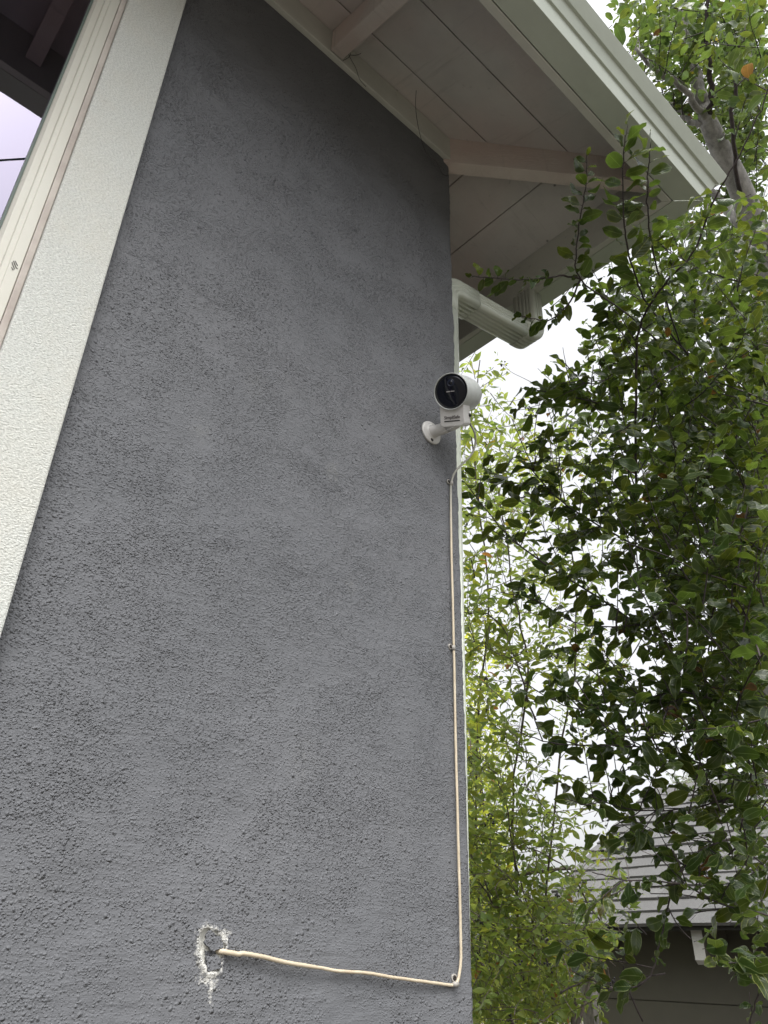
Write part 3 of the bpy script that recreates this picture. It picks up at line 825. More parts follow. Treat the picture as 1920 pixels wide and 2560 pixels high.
for k, h_ in enumerate(hts):
    z1_ = zb_; z0_ = zb_ - h_ + .006
    V4 = [(6.262, z0_), (6.270, z1_), (6.279, z1_), (6.279, z0_)]
    loft('siding_board', [(x, GY0 - .25, z) for x, z in V4], [(x, GY1, z) for x, z in V4], SIDING, wl, .0015)
    zb_ -= h_
yt = None
q_ = CAM + ray(1747, 2340) * ((5.93 - 0) / ray(1747, 2340)[0])
for k in range(-2, 6):
    yy = q_[1] - .9 * k
    if yy > GY0 - .1: continue
    A = [(5.90, yy - .042, EZ - .045), (5.905, yy - .042, EZ - .235), (5.935, yy - .042, EZ - .262), (6.262, yy - .042, EZ - .13), (6.262, yy - .042, EZ + .10)]
    tl = loft('rafter_tail', [(a_ + (.004 if a_ < 6 else 0), b_, c_) for a_, b_, c_ in A], [(a_ + (.004 if a_ < 6 else 0), b_ + .084, c_) for a_, b_, c_ in A], SIDING, nb, .002)
    E_ = [(5.899, yy - .041, EZ - .047), (5.904, yy - .041, EZ - .234), (5.933, yy - .041, EZ - .262), (5.9405, yy - .041, EZ - .259), (5.9105, yy - .041, EZ - .232), (5.9035, yy - .041, EZ - .047)]
    loft('end_grain', E_, [(a_, b_ + .082, c_) for a_, b_, c_ in E_], TAILM, tl)
# wooden post
pp = at(1472, 2452, 4.6)
po = tag(box('wooden_post', pp[0] - .04, pp[0] + .04, pp[1] - .04, pp[1] + .04, -1.55, pp[2], POSTM, None, .005), 'weathered grey wooden post under the berry bush in front of the olive siding', 'post')

# ------------------------------------------------------------------ foliage machinery
def leaf_template(wr, curl, wave, fold, ph, tipc, rows_=8, shape=0):
    """leaf along +Y, width X, face Z; uv u in -1..1"""
    V = []; U = []
    ts = np.linspace(0, 1, rows_ + 1)
    for t in ts:
        if shape == 0: wdt = wr * (math.sin(math.pi * t ** .98) ** .60) if 0 < t < 1 else 0
        else: wdt = wr * (math.sin(math.pi * t ** 1.05) ** .9) if 0 < t < 1 else 0
        zc = -curl * t * t - tipc * max(0, t - .75) * 2
        for u in (-1, 0, 1):
            z = zc + (fold * abs(u) * wdt if u else 0) + wave * math.sin(ph + t * 9.5 + (1.7 if u > 0 else 0)) * wdt * abs(u)
            V.append((u * wdt, t - .06 * curl * t * t, z)); U.append((u, t))
    Fc = []
    for i in range(rows_):
        for j in range(2):
            a0 = i * 3 + j
            if i == 0: Fc.append((1, a0 + 3 + (1 if j else 0), a0 + 3 + (0 if j else 0)) if False else ((1, 3 + j + 1, 3 + j)))
            elif i == rows_ - 1: Fc.append((a0, a0 + 1, rows_ * 3 + 1))
            else: Fc.append((a0, a0 + 1, a0 + 4, a0 + 3))
    return np.array(V), Fc, np.array(U)
rt = random.Random(3)
TA = [leaf_template(.235 + .06 * rt.random(), rt.uniform(-.05, .42), rt.uniform(.12, .42), rt.uniform(.05, .5), rt.uniform(0, 6), rt.uniform(-.1, .35)) for _ in range(12)]
TB = [leaf_template(.17 + .05 * rt.random(), rt.uniform(.0, .6), rt.uniform(.05, .2), rt.uniform(.1, .5), rt.uniform(0, 6), rt.uniform(0, .3), 5, 1) for _ in range(8)]

def basis(ax, nr):
    ax = ax / (np.linalg.norm(ax, axis=-1, keepdims=True) + 1e-9)
    s = np.cross(ax, nr); s /= np.linalg.norm(s, axis=-1, keepdims=True) + 1e-9
    n = np.cross(s, ax)
    return s, ax, n

class Foliage:
    def __init__(s, seed): s.L = []; s.T = []; s.g = np.random.default_rng(seed)
    def leaf(s, pos, ax, nr, size, tint, k): s.L.append((pos, ax, nr, size, tint, k))
    def build(s, tree, temps, mat, mats_note, top=300, name='leaf', stuff='foliage', tints=None):
        pos = np.array([l[0] for l in s.L]); ax = np.array([l[1] for l in s.L]); nr = np.array([l[2] for l in s.L])
        size = np.array([l[3] for l in s.L]); tint = np.array([l[4] for l in s.L]); kk = np.array([l[5] for l in s.L])
        S, A, N = basis(ax, nr)
        px, py, dp = proj(pos + A * size[:, None] * .5)
        show = size / dp * (0.25 + .75 * np.abs(np.einsum('ij,ij->i', N, (pos - CAM) / np.linalg.norm(pos - CAM, axis=1)[:, None])))
        show = np.where((px > 1150) & (px < 1900) & (py > 10) & (py < 2550), show, 0)
        order = np.argsort(-show); single = order[:top]; rest = order[top:]
        tloc = np.array(tree.location)
        cache = {}
        rv = s.g.random(len(s.L))
        for i in single:
            key = (kk[i], int(tint[i]), int(rv[i] * 3))
            if key not in cache:
                V, Fc, U = temps[kk[i]]
                me = bpy.data.meshes.new(name); me.from_pydata(V.tolist(), [], Fc); me.materials.append(mat)
                me.polygons.foreach_set('use_smooth', [True] * len(me.polygons))
                a = me.attributes.new('leafuv', 'FLOAT_VECTOR', 'POINT')
                a.data.foreach_set('vector', np.column_stack([U, np.full(len(U), (key[2] + .5) / 3)]).astype('f').ravel())
                c = me.attributes.new('tint', 'FLOAT_COLOR', 'POINT')
                c.data.foreach_set('color', np.tile([*tints[key[1]], 1.0], len(U)).astype('f'))
                me.update(); cache[key] = me
            o = bpy.data.objects.new(name, cache[key]); COL.objects.link(o); o.parent = tree
            m = Matrix.Identity(4); p = pos[i] - tloc; z = size[i]
            for r_i in range(3):
                m[r_i][0] = S[i][r_i] * z; m[r_i][1] = A[i][r_i] * z; m[r_i][2] = N[i][r_i] * z; m[r_i][3] = p[r_i]
            o.matrix_local = m
        Vs = []; Fs = []; Us = []; Cs = []; off = 0
        quads = []; tris = []
        for k in range(len(temps)):
            sel = rest[kk[rest] == k]
            if not len(sel): continue
            V, Fc, U = temps[k]; n = len(V)
            W = (pos[sel][:, None] + size[sel][:, None, None] * (V[None, :, 0, None] * S[sel][:, None] + V[None, :, 1, None] * A[sel][:, None] + V[None, :, 2, None] * N[sel][:, None])).reshape(-1, 3)
            Vs.append(W)
            Us.append(np.concatenate([np.tile(U, (len(sel), 1)), np.repeat(rv[sel], n)[:, None]], 1))
            Cs.append(np.repeat(np.array([[*tints[int(t)], 1.0] for t in tint[sel]]), n, axis=0))
            base = off + np.arange(len(sel)) * n
            for f in Fc:
                arr = base[:, None] + np.array(f)[None]
                (quads if len(f) == 4 else tris).append(arr)
            off += n * len(sel)
        Vs = np.vstack(Vs) - tloc; Us = np.vstack(Us); Cs = np.vstack(Cs)
        q = np.vstack(quads); t = np.vstack(tris)
        me = bpy.data.meshes.new(stuff)
        me.vertices.add(len(Vs)); me.vertices.foreach_set('co', Vs.astype('f').ravel())
        me.loops.add(q.size + t.size); me.loops.foreach_set('vertex_index', np.concatenate([q.ravel(), t.ravel()]).astype('i'))
        nf = len(q) + len(t); me.polygons.add(nf)
        st = np.concatenate([np.arange(len(q)) * 4, q.size + np.arange(len(t)) * 3]).astype('i')
        me.polygons.foreach_set('loop_start', st)
        me.polygons.foreach_set('use_smooth', [True] * nf)
        me.update(calc_edges=True); me.validate()
        a = me.attributes.new('leafuv', 'FLOAT_VECTOR', 'POINT'); a.data.foreach_set('vector', Us.astype('f').ravel())
        c = me.attributes.new('tint', 'FLOAT_COLOR', 'POINT'); c.data.foreach_set('color', Cs.astype('f').ravel())
        me.materials.append(mat)
        o = bpy.data.objects.new(stuff, me); COL.objects.link(o); o.parent = tree; o['kind'] = 'stuff'
        print(stuff, len(s.L), 'leaves')
    def twigs(s, tree, mat, name='twigs'):
        V = []; Fc = []
        for P_, r in s.T:
            v, f = tube_data(P_, r, 5); k = len(V); V += v; Fc += [tuple(i + k for i in q) for q in f]
        V = np.array(V) - np.array(tree.location)
        me = bpy.data.meshes.new(name); me.from_pydata(V.tolist(), [], Fc); me.materials.append(mat)
        me.polygons.foreach_set('use_smooth', [True] * len(me.polygons)); me.update()
        o = bpy.data.objects.new(name, me); COL.objects.link(o); o.parent = tree; o['kind'] = 'stuff'

X0, CW = 1120, 80
class Budget:
    def __init__(s, rows_, gain=1.0):
        s.cov = np.array([[int(c) for c in r] for r in rows_]) / 9.0
        s.target = -np.log(1 - np.clip(s.cov * .92 * gain * np.where((s.cov > .72), 1.05, 1.0), 0, .95)) * CW * CW
        s.acc = np.zeros_like(s.target)
    def cell(s, px, py):
        i = int(py // CW); j = int((px - X0) // CW)
        return (i, j) if 0 <= i < s.cov.shape[0] and 0 <= j < s.cov.shape[1] else None
    def ok(s, px, py, area, edge=False):
        c = s.cell(px, py)
        if c is None:
            return (1920 <= px < 2150 and 0 < py < 2600) and s_out()
        if s.acc[c] + area * .5 > s.target[c]: return False
        s.acc[c] += area; return True
_so = random.Random(5)
def s_out(): return _so.random() < .12
def in_house(p, m=0.0):
    x, y, z = p
    if x < CX + .62 and y > -.62 and z > 1.86 and y < 5: return True
    if x < CX + .05 and y > -.04: return True
    if x > 5.6 and y < 3.9: return z < rz(max(x, EX)) + .12
    return False

def leafy_stem(fo, P_, bud, size, temps_n, tint_fn, r0=.004, r1=.0012, step=.03, droop=.35, force=False, matface=.6, spread=.85, subs=0, keep_twig=True):
    """leaves set alternately on both sides of a stem"""
    P_ = np.asarray(P_); seg = np.linalg.norm(np.diff(P_, axis=0), axis=1); Ltot = seg.sum()
    cum = np.concatenate([[0], np.cumsum(seg)]); g = fo.g
    d = step * .5; side = 1; n_ok = 0
    while d < Ltot + step * .4:
        dd = min(d, Ltot - 1e-6); i = max(0, np.searchsorted(cum, dd) - 1)
        t = (dd - cum[i]) / seg[i]; p = P_[i] * (1 - t) + P_[i + 1] * t
        T = (P_[i + 1] - P_[i]) / seg[i]
        a = np.cross(T, [0, 0, 1.0]); a /= np.linalg.norm(a) + 1e-6
        b = np.cross(T, a); ph = g.uniform(-.9, .9)
        sd = (a * math.cos(ph) + b * math.sin(ph)) * side
        end = dd > Ltot - step
        ax = T * (g.uniform(.25, .8) if not end else 1.2) + sd * spread * (1 if not end else .4) + np.array([0, 0, -1]) * droop * g.uniform(-.3, 1.3)
        ax /= np.linalg.norm(ax)
        nr = np.array([0, 0, 1.0]) * matface + g.normal(0, .55, 3)
        if abs(np.dot(nr, ax)) > .96 * np.linalg.norm(nr): nr = g.normal(0, 1, 3)
        z = size * g.uniform(.50, 1.22) * (.75 if end else 1)
        mid = p + ax * z * .6
        if not in_house(mid) :
            px, py, dp = proj(mid)
            wr = .48 * .62
            vn = (mid - CAM) / np.linalg.norm(mid - CAM)
            S_, A_, N_ = basis(ax[None], nr[None])
            vis = max(.2, abs(float(N_[0] @ vn))) * math.sqrt(max(.1, 1 - float(A_[0] @ vn) ** 2))
            area = (z * F / dp) ** 2 * wr * vis * .9
            if dp > .8 and (force or bud.ok(px, py, area)):
                pet = p + ax * z * .12
                fo.leaf(pet, ax, nr, z, tint_fn(g), int(g.integers(temps_n))); n_ok += 1
                if dp < 3.2: fo.T.append(([p, pet + ax * z * .03], [.0009, .0006]))
        side = -side; d += step * g.uniform(.6, 1.35)
    if n_ok > 2 and keep_twig: fo.T.append((P_[:max(3, int(len(P_) * min(1, n_ok * step / Ltot * 1.2)))], np.linspace(r0, r1, len(P_))[:max(3, int(len(P_) * min(1, n_ok * step / Ltot * 1.2)))] * .75))
    return n_ok

def grow(fo, start, dirv, length, wob=.18, n=7, up=.0):
    g = fo.g; p = np.array(start, float); d = np.array(dirv, float); d /= np.linalg.norm(d)
    out = [p.copy()]
    for _ in range(n):
        d = d + g.normal(0, wob, 3) * .5 + np.array([0, 0, up]); d /= np.linalg.norm(d)
        p = p + d * length / n; out.append(p.copy())
    return smooth_path(out, 2)

# tint tables: multiply the leaf colour
TINTS = [(1, 1, 1), (.82, .92, .9), (1.25, 1.12, .8), (1.1, 1.15, 1.0), (1.6, .6, .8), (2.1, 1.3, .7)]
def tint_main(g):
    r = g.random()
    return 0 if r < .35 else 1 if r < .6 else 2 if r < .8 else 3 if r < .990 else 4 if r < .998 else 5
def tint_green(g): return int(g.integers(0, 4))
def tint_berry(g):
    r = g.random()
    return 0 if r < .4 else 1 if r < .6 else 2 if r < .8 else 3 if r < .990 else 4 if r < .995 else 5

# ------------------------------------------------------------------ tree with glossy dark leaves, in front and to the right
MAPA = """0000000000 0000000000 0000000000 0000000000 0000000000 0000000000 0000000233 0000135445
0000255667 0001356778 0000467888 0003478889 0047668999 0024467999 1335568999 2344678999
1234668999 0013557899 0033457999 0002346889 0003236889 0025577889 0003567788 0003446678
0002344567 0000243456 0000144456 0000013456 0000332135 0001332024 0000330001 0000110001""".split()
MAPC = """0000059999 0000048999 0000026899 0000003799 0000000589 0000000256 0000000456 0000001677
0000015555 0000134344 0000143333 0000233333 0000222222 0000122222 0000122222 0000012222
0000012222 0000001222 0000001122 0000000122 0000000122 0000000122 0000000122 0000000122
0000000122 0000000012 0000000012 0000000012 0000000001 0000000000 0000000000 0000000000""".split()
MAPB = """0000000000 0000000000 0000000000 0000000000 0000000000 0000000000 0000000000 0000000000
0000000000 0000000000 0000000000 2200000000 4310000000 7654300000 7765430000 7765430000
6554310000 6654310000 6654300000 6654420000 7766530000 6643200000 6632100000 8642100000
8752100000 8775200000 8876320000 9976430000 9999620000 9999720000 9999500000 9999400000""".split()

treeA = tag(empty('tree', (3.9, .15, -1.55)), 'large tree with wavy glossy dark green leaves reaching in from the right, nearest foliage', 'tree')
fa = Foliage(21); ba = Budget(MAPA, .92)
SA = .054
# main branches read off their courses; each one a part
brA = [
 ([(2150, 1290, 3.6), (1920, 1171, 3.0), (1760, 1100, 2.8), (1614, 1041, 2.7), (1484, 1004, 2.6), (1340, 975, 2.5)], .013, .003),
 ([(2100, 1640, 3.2), (1900, 1530, 2.7), (1744, 1445, 2.5), (1558, 1348, 2.35), (1400, 1250, 2.25), (1303, 1143, 2.2)], .010, .0022),
 ([(2000, 1830, 2.8), (1800, 1690, 2.4), (1650, 1600, 2.3), (1521, 1510, 2.2), (1373, 1417, 2.1), (1266, 1334, 2.05), (1164, 1208, 2.05)], .010, .0018),
 ([(2000, 1600, 3.2), (1846, 1334, 3.0), (1776, 1194, 2.9), (1730, 1009, 2.8), (1660, 800, 2.7), (1600, 660, 2.6)], .011, .003),
 ([(1860, 1150, 2.9), (1760, 950, 2.6), (1690, 850, 2.4), (1620, 760, 2.1), (1581, 669, 1.98), (1563, 579, 1.93), (1558, 507, 1.90), (1560, 380, 1.87), (1569, 315, 1.86)], .008, .0016),
 ([(1700, 860, 2.4), (1650, 700, 2.1), (1624, 583, 1.98), (1619, 488, 1.94), (1623, 402, 1.90), (1627, 360, 1.89)], .005, .0014),
 ([(1700, 900, 2.4), (1560, 780, 2.15), (1451, 697, 2.02), (1445, 583, 1.98), (1465, 470, 1.95), (1467, 387, 1.93)], .005, .0013),
 ([(1451, 697, 2.02), (1400, 690, 2.0), (1317, 698, 1.97), (1245, 695, 1.95), (1180, 690, 1.94)], .003, .0012),
 ([(1451, 700, 2.02), (1420, 760, 2.02), (1370, 800, 2.0), (1300, 790, 1.98)], .003, .0012),
 ([(1590, 1260, 2.4), (1590, 960, 2.2), (1600, 814, 2.1), (1670, 700, 2.0), (1729, 636, 1.95), (1789, 491, 1.9), (1825, 431, 1.87), (1895, 293, 1.82), (1925, 200, 1.8)], .008, .0022),
 ([(2050, 2150, 2.6), (1930, 2120, 2.2), (1807, 2100, 1.95), (1698, 2182, 1.85), (1651, 2348, 1.8), (1638, 2401, 1.78), (1619, 2448, 1.77), (1563, 2474, 1.76), (1500, 2470, 1.76)], .006, .0018),
 ([(2100, 1860, 2.8), (1920, 1947, 2.2), (1807, 2000, 2.0), (1682, 2024, 1.95), (1557, 2019, 1.9), (1400, 1956, 1.88)], .007, .0015),
 ([(2100, 2020, 2.6), (1800, 1925, 2.1), (1680, 1880, 2.0), (1568, 1865, 1.95), (1396, 1860, 1.9), (1289, 1827, 1.9)], .006, .0014),
 ([(2100, 1750, 2.8), (1860, 1760, 2.1), (1700, 1730, 2.0), (1560, 1760, 1.95), (1430, 1770, 1.9), (1300, 1700, 1.9)], .006, .0014),
 ([(2100, 2350, 2.4), (1930, 2290, 1.9), (1800, 2260, 1.8), (1700, 2210, 1.75), (1560, 2200, 1.75), (1480, 2180, 1.75)], .005, .0014),
 ([(2050, 2440, 2.2), (1915, 2430, 1.7), (1850, 2410, 1.62), (1790, 2400, 1.6)], .004, .0014),
 ([(1960, 2380, 1.75), (1914, 2450, 1.7), (1885, 2520, 1.7), (1865, 2600, 1.7)], .003, .0022),
 ([(2080, 900, 3.4), (1900, 860, 2.9), (1760, 820, 2.7), (1600, 900, 2.6), (1480, 960, 2.5), (1400, 900, 2.4)], .009, .002),
 ([(2080, 760, 3.4), (1930, 720, 2.9), (1800, 690, 2.6), (1690, 640, 2.5), (1640, 600, 2.45)], .008, .002),
 ([(2050, 1500, 3.0), (1880, 1460, 2.5), (1700, 1500, 2.3), (1600, 1560, 2.2), (1450, 1560, 2.15), (1340, 1500, 2.1), (1250, 1480, 2.1)], .006, .0015),
]
def pl3(P_): return [at(*p) for p in P_]
mains = []
for bi, (pts, r0, r1) in enumerate(brA):
    C = smooth_path(pl3(pts), 6)
    C[1:-1] += fa.g.normal(0, .0012, (len(C) - 2, 3))
    tube('branch', C, np.linspace(max(.0028, r0 * .48), max(.0012, r1 * .7), len(C)), BARKD, treeA, 7)
    mains.append(C)
shoots = {4, 5, 6, 7, 8}
for bi, C in enumerate(mains):
    n = len(C); g = fa.g
    if bi in shoots:
        leafy_stem(fa, C[int(n * .42 if bi in (4,) else n * .3):], ba, .060 if bi in (4, 5) else .044, 12, tint_green, step=.0145 if bi in (4, 5) else .011, droop=.1, force=True, keep_twig=False, spread=1.0)
        continue
    if bi != 16:
        leafy_stem(fa, C[int(n * .25):], ba, SA * .9, 12, tint_main, step=.018, force=bi in (15,), keep_twig=False)
    if bi == 15:
        leafy_stem(fa, C[int(n * .3):], ba, SA * 1.0, 12, tint_main, step=.02, force=True, keep_twig=False)
    L_ = np.linalg.norm(np.diff(C, axis=0), axis=1).sum()
    for k in range(int(L_ / .055)):
        i = int(g.uniform(.12, .96) * (n - 1)); T = C[min(i + 1, n - 1)] - C[max(i - 1, 0)]; T /= np.linalg.norm(T)
        s_ = g.normal(0, 1, 3); s_ -= T * (s_ @ T); s_ /= np.linalg.norm(s_)
        Q = grow(fa, C[i], T * .7 + s_ * .9 + np.array([0, 0, .25]), g.uniform(.10, .30), up=.03)
        leafy_stem(fa, Q, ba, SA * g.uniform(.8, 1.1), 12, tint_main, .0022, .001, step=.021)
# fill: random leafy shoots inside the crown until each part of it is as dense as it should be
def fill(fo, bud, n, depth_fn, dirs, size, tn, tint, lens, step, r0=.003):
    g = fo.g; w_ = bud.target.ravel().copy()
    for it in range(n):
        rem = np.clip(bud.target - bud.acc, 0, None).ravel()
        if rem.sum() < 300: break
        c = g.choice(len(rem), p=rem / rem.sum()); i, j = divmod(c, bud.cov.shape[1])
        px = X0 + (j + g.random()) * CW; py = (i + g.random()) * CW
        dep = depth_fn(px, py, g)
        p = at(px, py, dep); dr = dirs(g)
        Ls = g.uniform(*lens)
        Q = grow(fo, p - dr * Ls * .5, dr, Ls)
        if any(in_house(q) for q in Q[::3]): continue
        leafy_stem(fo, Q, bud, size * g.uniform(.75, 1.15), tn, tint, r0, .001, step=step)
exv = R @ np.array([1.0, 0, 0]); 
def dir_main(g):
    d = np.array([-.62, -.15, .45]) + g.normal(0, .42, 3); return d / np.linalg.norm(d)
def depth_main(px, py, g):
    near = 1.75 + .9 * max(0, (1700 - py) / 1700) ; far = near + 1.6
    if px > 1680: near -= .1
    return g.uniform(near, far) if g.random() < .6 else g.uniform(near, near + .6)
fill(fa, ba, 2600, depth_main, dir_main, SA, 12, tint_main, (.18, .5), .022)
fa.build(treeA, TA, LEAFA, '', 300, 'leaf', 'leaf_mass', TINTS)
fa.twigs(treeA, BARKD)
for P_, r0, r1 in [([(2150, 1290, 3.6), (2250, 1700, 3.9), (2300, 2300, 4.2)], .03, .05), ([(2100, 1640, 3.2), (2230, 1900, 3.7), (2300, 2300, 4.2)], .02, .05)]:
    tube('branch', smooth_path(pl3(P_), 5), np.linspace(r0, r1, 11), BARKG, treeA, 8)

# ------------------------------------------------------------------ tree with grey trunk behind the gutter
tb = at(1905, 650, 4.3)
treeC = tag(empty('tree', (4.9, .75, -1.55)), 'tree with smooth forked grey trunk and lighter green leaves behind the gutter corner', 'tree')
fcn = Foliage(22); bc = Budget(MAPC, .9)
tr1 = [np.array([4.9, .75, -1.55]), np.array([4.75, .72, .2]), np.array([4.4, .6, 1.7])] + pl3([(1925, 720, 4.35), (1895, 600, 4.3), (1850, 470, 4.25), (1800, 370, 4.22), (1770, 305, 4.2)])
tube('trunk', smooth_path(tr1, 8), np.interp(np.linspace(0, 1, len(tr1) * 8 - 7), [0, .3, .7, 1], [.13, .10, .062, .047]), BARKG, treeC, 16)
for pts, r0, r1 in [
    ([(1775, 315, 4.2), (1755, 250, 4.22), (1735, 190, 4.25), (1715, 90, 4.3), (1700, -60, 4.4)], .040, .024),
    ([(1768, 310, 4.2), (1730, 250, 4.1), (1690, 205, 4.05), (1640, 178, 4.0), (1590, 120, 3.95)], .020, .009),
    ([(1765, 312, 4.2), (1720, 300, 4.25), (1690, 275, 4.3), (1640, 240, 4.4)], .018, .010),
    ([(1780, 310, 4.2), (1775, 200, 4.1), (1765, 100, 4.05), (1772, -40, 4.0)], .016, .009),
    ([(1860, 560, 4.3), (1820, 520, 4.45), (1790, 490, 4.5), (1700, 400, 4.7)], .030, .016),
    ([(1850, 480, 4.2), (1830, 300, 4.0), (1850, 120, 3.9), (1870, -50, 3.8)], .012, .007),
    ([(1905, 620, 4.3), (1800, 640, 4.0), (1700, 700, 3.8), (1600, 780, 3.7)], .018, .006),
    ([(1960, 800, 4.4), (1850, 850, 4.0), (1750, 980, 3.9), (1700, 1100, 3.8), (1600, 1200, 3.7)], .020, .006),
    ([(1990, 1000, 4.4), (1880, 1180, 4.0), (1780, 1400, 3.8), (1720, 1600, 3.7)], .018, .006)]:
    C = smooth_path(pl3(pts), 6); C[1:-1] += fcn.g.normal(0, .006, (len(C) - 2, 3))
    tube('branch', C, np.linspace(r0, r1, len(C)), BARKG if r0 > .017 else BARKD, treeC, 10)
    for k in range(12):
        i = int(fcn.g.uniform(.45, 1) * (len(C) - 1)); g = fcn.g
        Q = grow(fcn, C[i], np.array([-.2, -.1, .5]) + g.normal(0, .6, 3), g.uniform(.25, .6))
        leafy_stem(fcn, Q, bc, .06, 12, tint_main, .004, .0015, step=.026)
def dir_c(g):
    d = np.array([-.35, -.1, .65]) + g.normal(0, .55, 3); return d / np.linalg.norm(d)
TRL = np.array([(1960, 760), (1905, 620), (1850, 470), (1800, 370), (1770, 305), (1735, 190), (1715, 90)])
def depth_c(px, py, g):
    dmin = 1e9
    for a_, b_ in zip(TRL[:-1], TRL[1:]):
        e = b_ - a_; t = min(1, max(0, ((px - a_[0]) * e[0] + (py - a_[1]) * e[1]) / (e @ e)))
        dmin = min(dmin, math.hypot(px - a_[0] - t * e[0], py - a_[1] - t * e[1]))
    return g.uniform(4.6, 5.6) if dmin < 85 else g.uniform(3.3, 5.4)
fill(fcn, bc, 2600, depth_c, dir_c, .066, 12, tint_main, (.25, .65), .026, .004)
fcn.build(treeC, TA, LEAFC, '', 300, 'leaf', 'leaf_mass', TINTS)
fcn.twigs(treeC, BARKD)

# ------------------------------------------------------------------ shrub tree with narrow light leaves and black berries
treeB = tag(empty('berry_tree', tuple(np.append(at(1430, 2700, 4.4)[:2], -1.55))), 'light green narrow leaved shrub with black berries, just right of the grey wall edge', 'shrub')
fb = Foliage(23); bb = Budget(MAPB, .90)
base = np.append(at(1430, 2700, 4.4)[:2], -1.55)
for pts, r0, r1 in [
    ([(1475, 2450, 4.3), (1382, 2366, 4.2), (1266, 2287, 4.1), (1178, 2180, 4.0), (1120, 2050, 4.0)], .012, .006),
    ([(1440, 2500, 4.4), (1300, 2360, 4.3), (1200, 2300, 4.3), (1100, 2290, 4.3)], .010, .005),
    ([(1500, 2460, 4.3), (1400, 2400, 4.3), (1290, 2330, 4.2), (1210, 2200, 4.1), (1150, 2080, 4.1)], .008, .003),
    ([(1520, 2420, 4.2), (1430, 2380, 4.1), (1330, 2290, 4.0), (1240, 2160, 3.9), (1160, 2090, 3.9)], .007, .003),
    ([(1428, 2171, 4.3), (1312, 2185, 4.3), (1187, 2217, 4.4), (1080, 2260, 4.5)], .016, .020),
    ([(1500, 2300, 4.3), (1400, 2160, 4.2), (1280, 2110, 4.1), (1170, 2085, 4.1)], .008, .004),
    ([(1380, 2440, 4.2), (1300, 2200, 4.1), (1250, 1960, 4.0), (1180, 1880, 4.0)], .009, .004),
    ([(1300, 2400, 4.3), (1280, 2000, 4.2), (1320, 1700, 4.1), (1280, 1450, 4.0), (1240, 1200, 3.9)], .014, .005),
    ([(1340, 1800, 4.1), (1250, 1560, 4.1), (1160, 1530, 4.1)], .009, .006),
    ([(1200, 2400, 4.6), (1190, 1900, 4.5), (1220, 1500, 4.3), (1180, 1100, 4.2), (1200, 900, 4.1)], .014, .005),
    ([(1350, 2350, 4.3), (1400, 1900, 4.1), (1440, 1600, 4.0), (1420, 1300, 3.9), (1360, 1080, 3.9)], .012, .004),
    ([(1330, 1700, 4.1), (1260, 1640, 4.0), (1170, 1600, 4.0)], .006, .003),
    ([(1400, 2100, 4.0), (1330, 1960, 4.0), (1300, 1860, 4.0), (1250, 1790, 4.0)], .004, .002)]:
    C = smooth_path(pl3(pts), 6); C[1:-1] += fb.g.normal(0, .005, (len(C) - 2, 3))
    tube('stem', C, np.linspace(r0, r1, len(C)) * .55, BARKB, treeB, 7)
    for k in range(16):
        g = fb.g; i = int(g.uniform(.05, 1) * (len(C) - 1))
        Q = grow(fb, C[i], g.normal(0, .6, 3) + np.array([0, 0, .4]), g.uniform(.2, .5))
        leafy_stem(fb, Q, bb, .062, 8, tint_berry, .003, .0012, step=.022, spread=1.0, droop=.2)
for a_, b_ in (((1475, 2450, 4.3), 0), ((1440, 2500, 4.4), 1), ((1380, 2440, 4.2), 2), ((1300, 2400, 4.3), 3), ((1200, 2400, 4.6), 4)):
    q = at(*a_); tube('stem', smooth_path([q, (q + base) / 2 + np.array([.1 * (b_ - 2), .05, .1]), base + np.array([.03 * b_ - .06, 0, 0])], 5), np.linspace(.012, .022, 11), BARKB, treeB, 7)
def dir_b(g):
    d = np.array([-.25, 0, .25]) + g.normal(0, .7, 3); return d / np.linalg.norm(d)
fill(fb, bb, 3000, lambda px, py, g: g.uniform(3.6, 5.2), dir_b, .060, 8, tint_berry, (.2, .55), .022)
fb.build(treeB, TB, LEAFB, '', 300, 'leaf', 'leaf_mass', TINTS)
fb.twigs(treeB, BARKB)
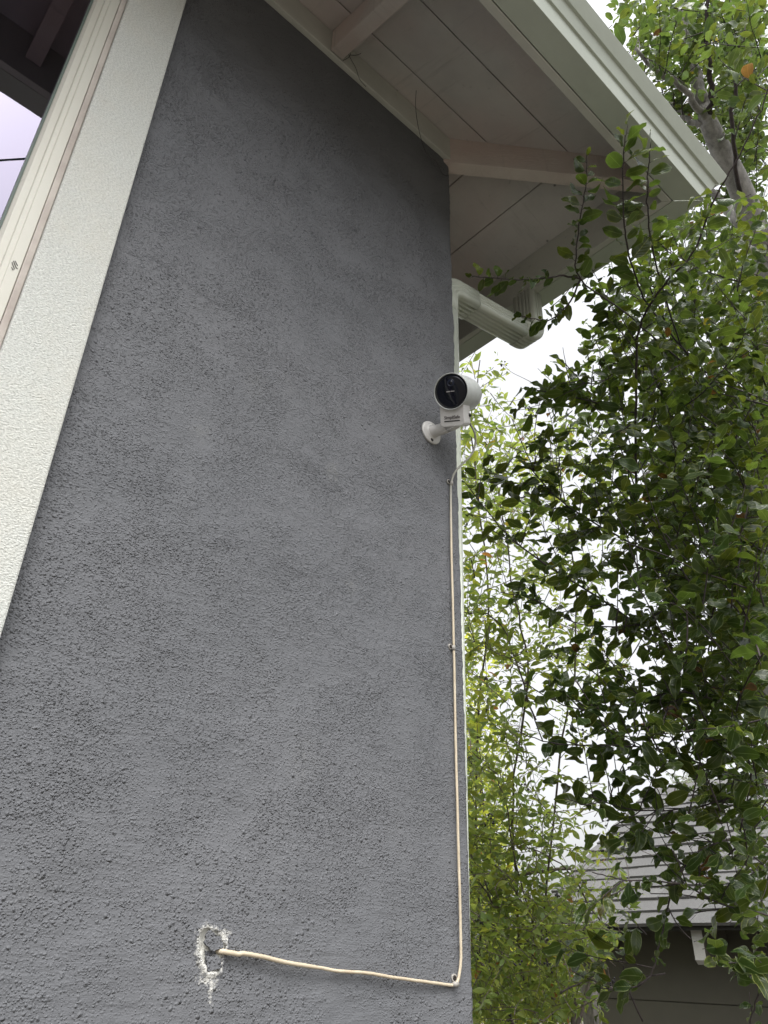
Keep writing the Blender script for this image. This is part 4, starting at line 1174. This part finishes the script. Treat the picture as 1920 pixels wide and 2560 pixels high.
# berry clusters: black berries on short stalks
ico = bmesh.new(); bmesh.ops.create_icosphere(ico, subdivisions=1, radius=1)
icv = np.array([v.co[:] for v in ico.verts]); icf = [tuple(v.index for v in f.verts) for f in ico.faces]; ico.free()
BV = []; BF = []; SV = []; SF = []
gb = np.random.default_rng(77)
def cluster(c, n):
    for k in range(n):
        dd_ = gb.normal(0, 1, 3); dd_ /= np.linalg.norm(dd_)
        q = c + dd_ * gb.uniform(.008, .028)
        r = gb.uniform(.0045, .0075)
        BF.extend([tuple(i + len(BV) for i in f) for f in icf]); BV.extend((icv * r + q).tolist())
        v, f = tube_data([c, q], [.0008, .0006], 4); SF.extend([tuple(i + len(SV) for i in t) for t in f]); SV.extend(v)
ends = [t[0][-1] for t in fb.T if len(t[0]) > 3]
for i in gb.permutation(len(ends))[:110]:
    if proj(ends[i])[2] < 5.2: cluster(ends[i], int(gb.integers(3, 11)))
bo = mesh('berries', np.array(BV) - 0, BF, BERRY, treeB, True); bo['kind'] = 'stuff'
so_ = mesh('berry_stalks', np.array(SV), SF, BARKB, treeB); so_['kind'] = 'stuff'

# ------------------------------------------------------------------ farther greenery
MAPY = ['0' * 10] * 19 + """3100000000 4300000000 5300000000 7400000000 7500000000 8600000000 9700000000 9800000000 9810000000 9840000000 9982000000 9998000000 9999000000 9999000000""".split()
MAPY = MAPY[:32]
pb = at(1260, 2700, 6.6)
treeY = tag(empty('bush', (pb[0], pb[1], -1.55)), 'bright yellow green bush farther back, low behind the berry shrub beside the wall edge', 'bush')
fy = Foliage(24); by = Budget(MAPY, .82)
fill(fy, by, 1500, lambda px, py, g: g.uniform(6.0, 7.6), dir_b, .075, 8, lambda g: 0 if g.random() < .5 else 3, (.3, .7), .03)
fy.build(treeY, TB, LEAFY, '', 300, 'leaf', 'leaf_mass', TINTS)
fy.twigs(treeY, BARKB)
tube('stem', smooth_path([np.array([pb[0], pb[1], -1.55]), at(1270, 2400, 6.7), at(1220, 2100, 6.7), at(1180, 1800, 6.7)], 5), np.linspace(.04, .012, 16), BARKB, treeY, 7)
# pale tree far behind the neighbour's ridge
pt = at(1745, 1950, 24)
treeP = tag(empty('distant_tree', (pt[0], pt[1], -1.55)), 'pale distant tree top showing just above the neighbouring shingle ridge', 'tree')
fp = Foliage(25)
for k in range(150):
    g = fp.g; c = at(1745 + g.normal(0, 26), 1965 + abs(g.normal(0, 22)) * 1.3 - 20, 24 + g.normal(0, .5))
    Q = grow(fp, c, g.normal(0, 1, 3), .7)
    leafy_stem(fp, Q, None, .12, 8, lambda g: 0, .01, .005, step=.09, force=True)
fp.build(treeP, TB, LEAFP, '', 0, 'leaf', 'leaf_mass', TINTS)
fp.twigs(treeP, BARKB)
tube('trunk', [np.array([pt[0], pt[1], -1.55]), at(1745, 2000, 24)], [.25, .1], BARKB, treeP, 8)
print('shingles', n_sh)
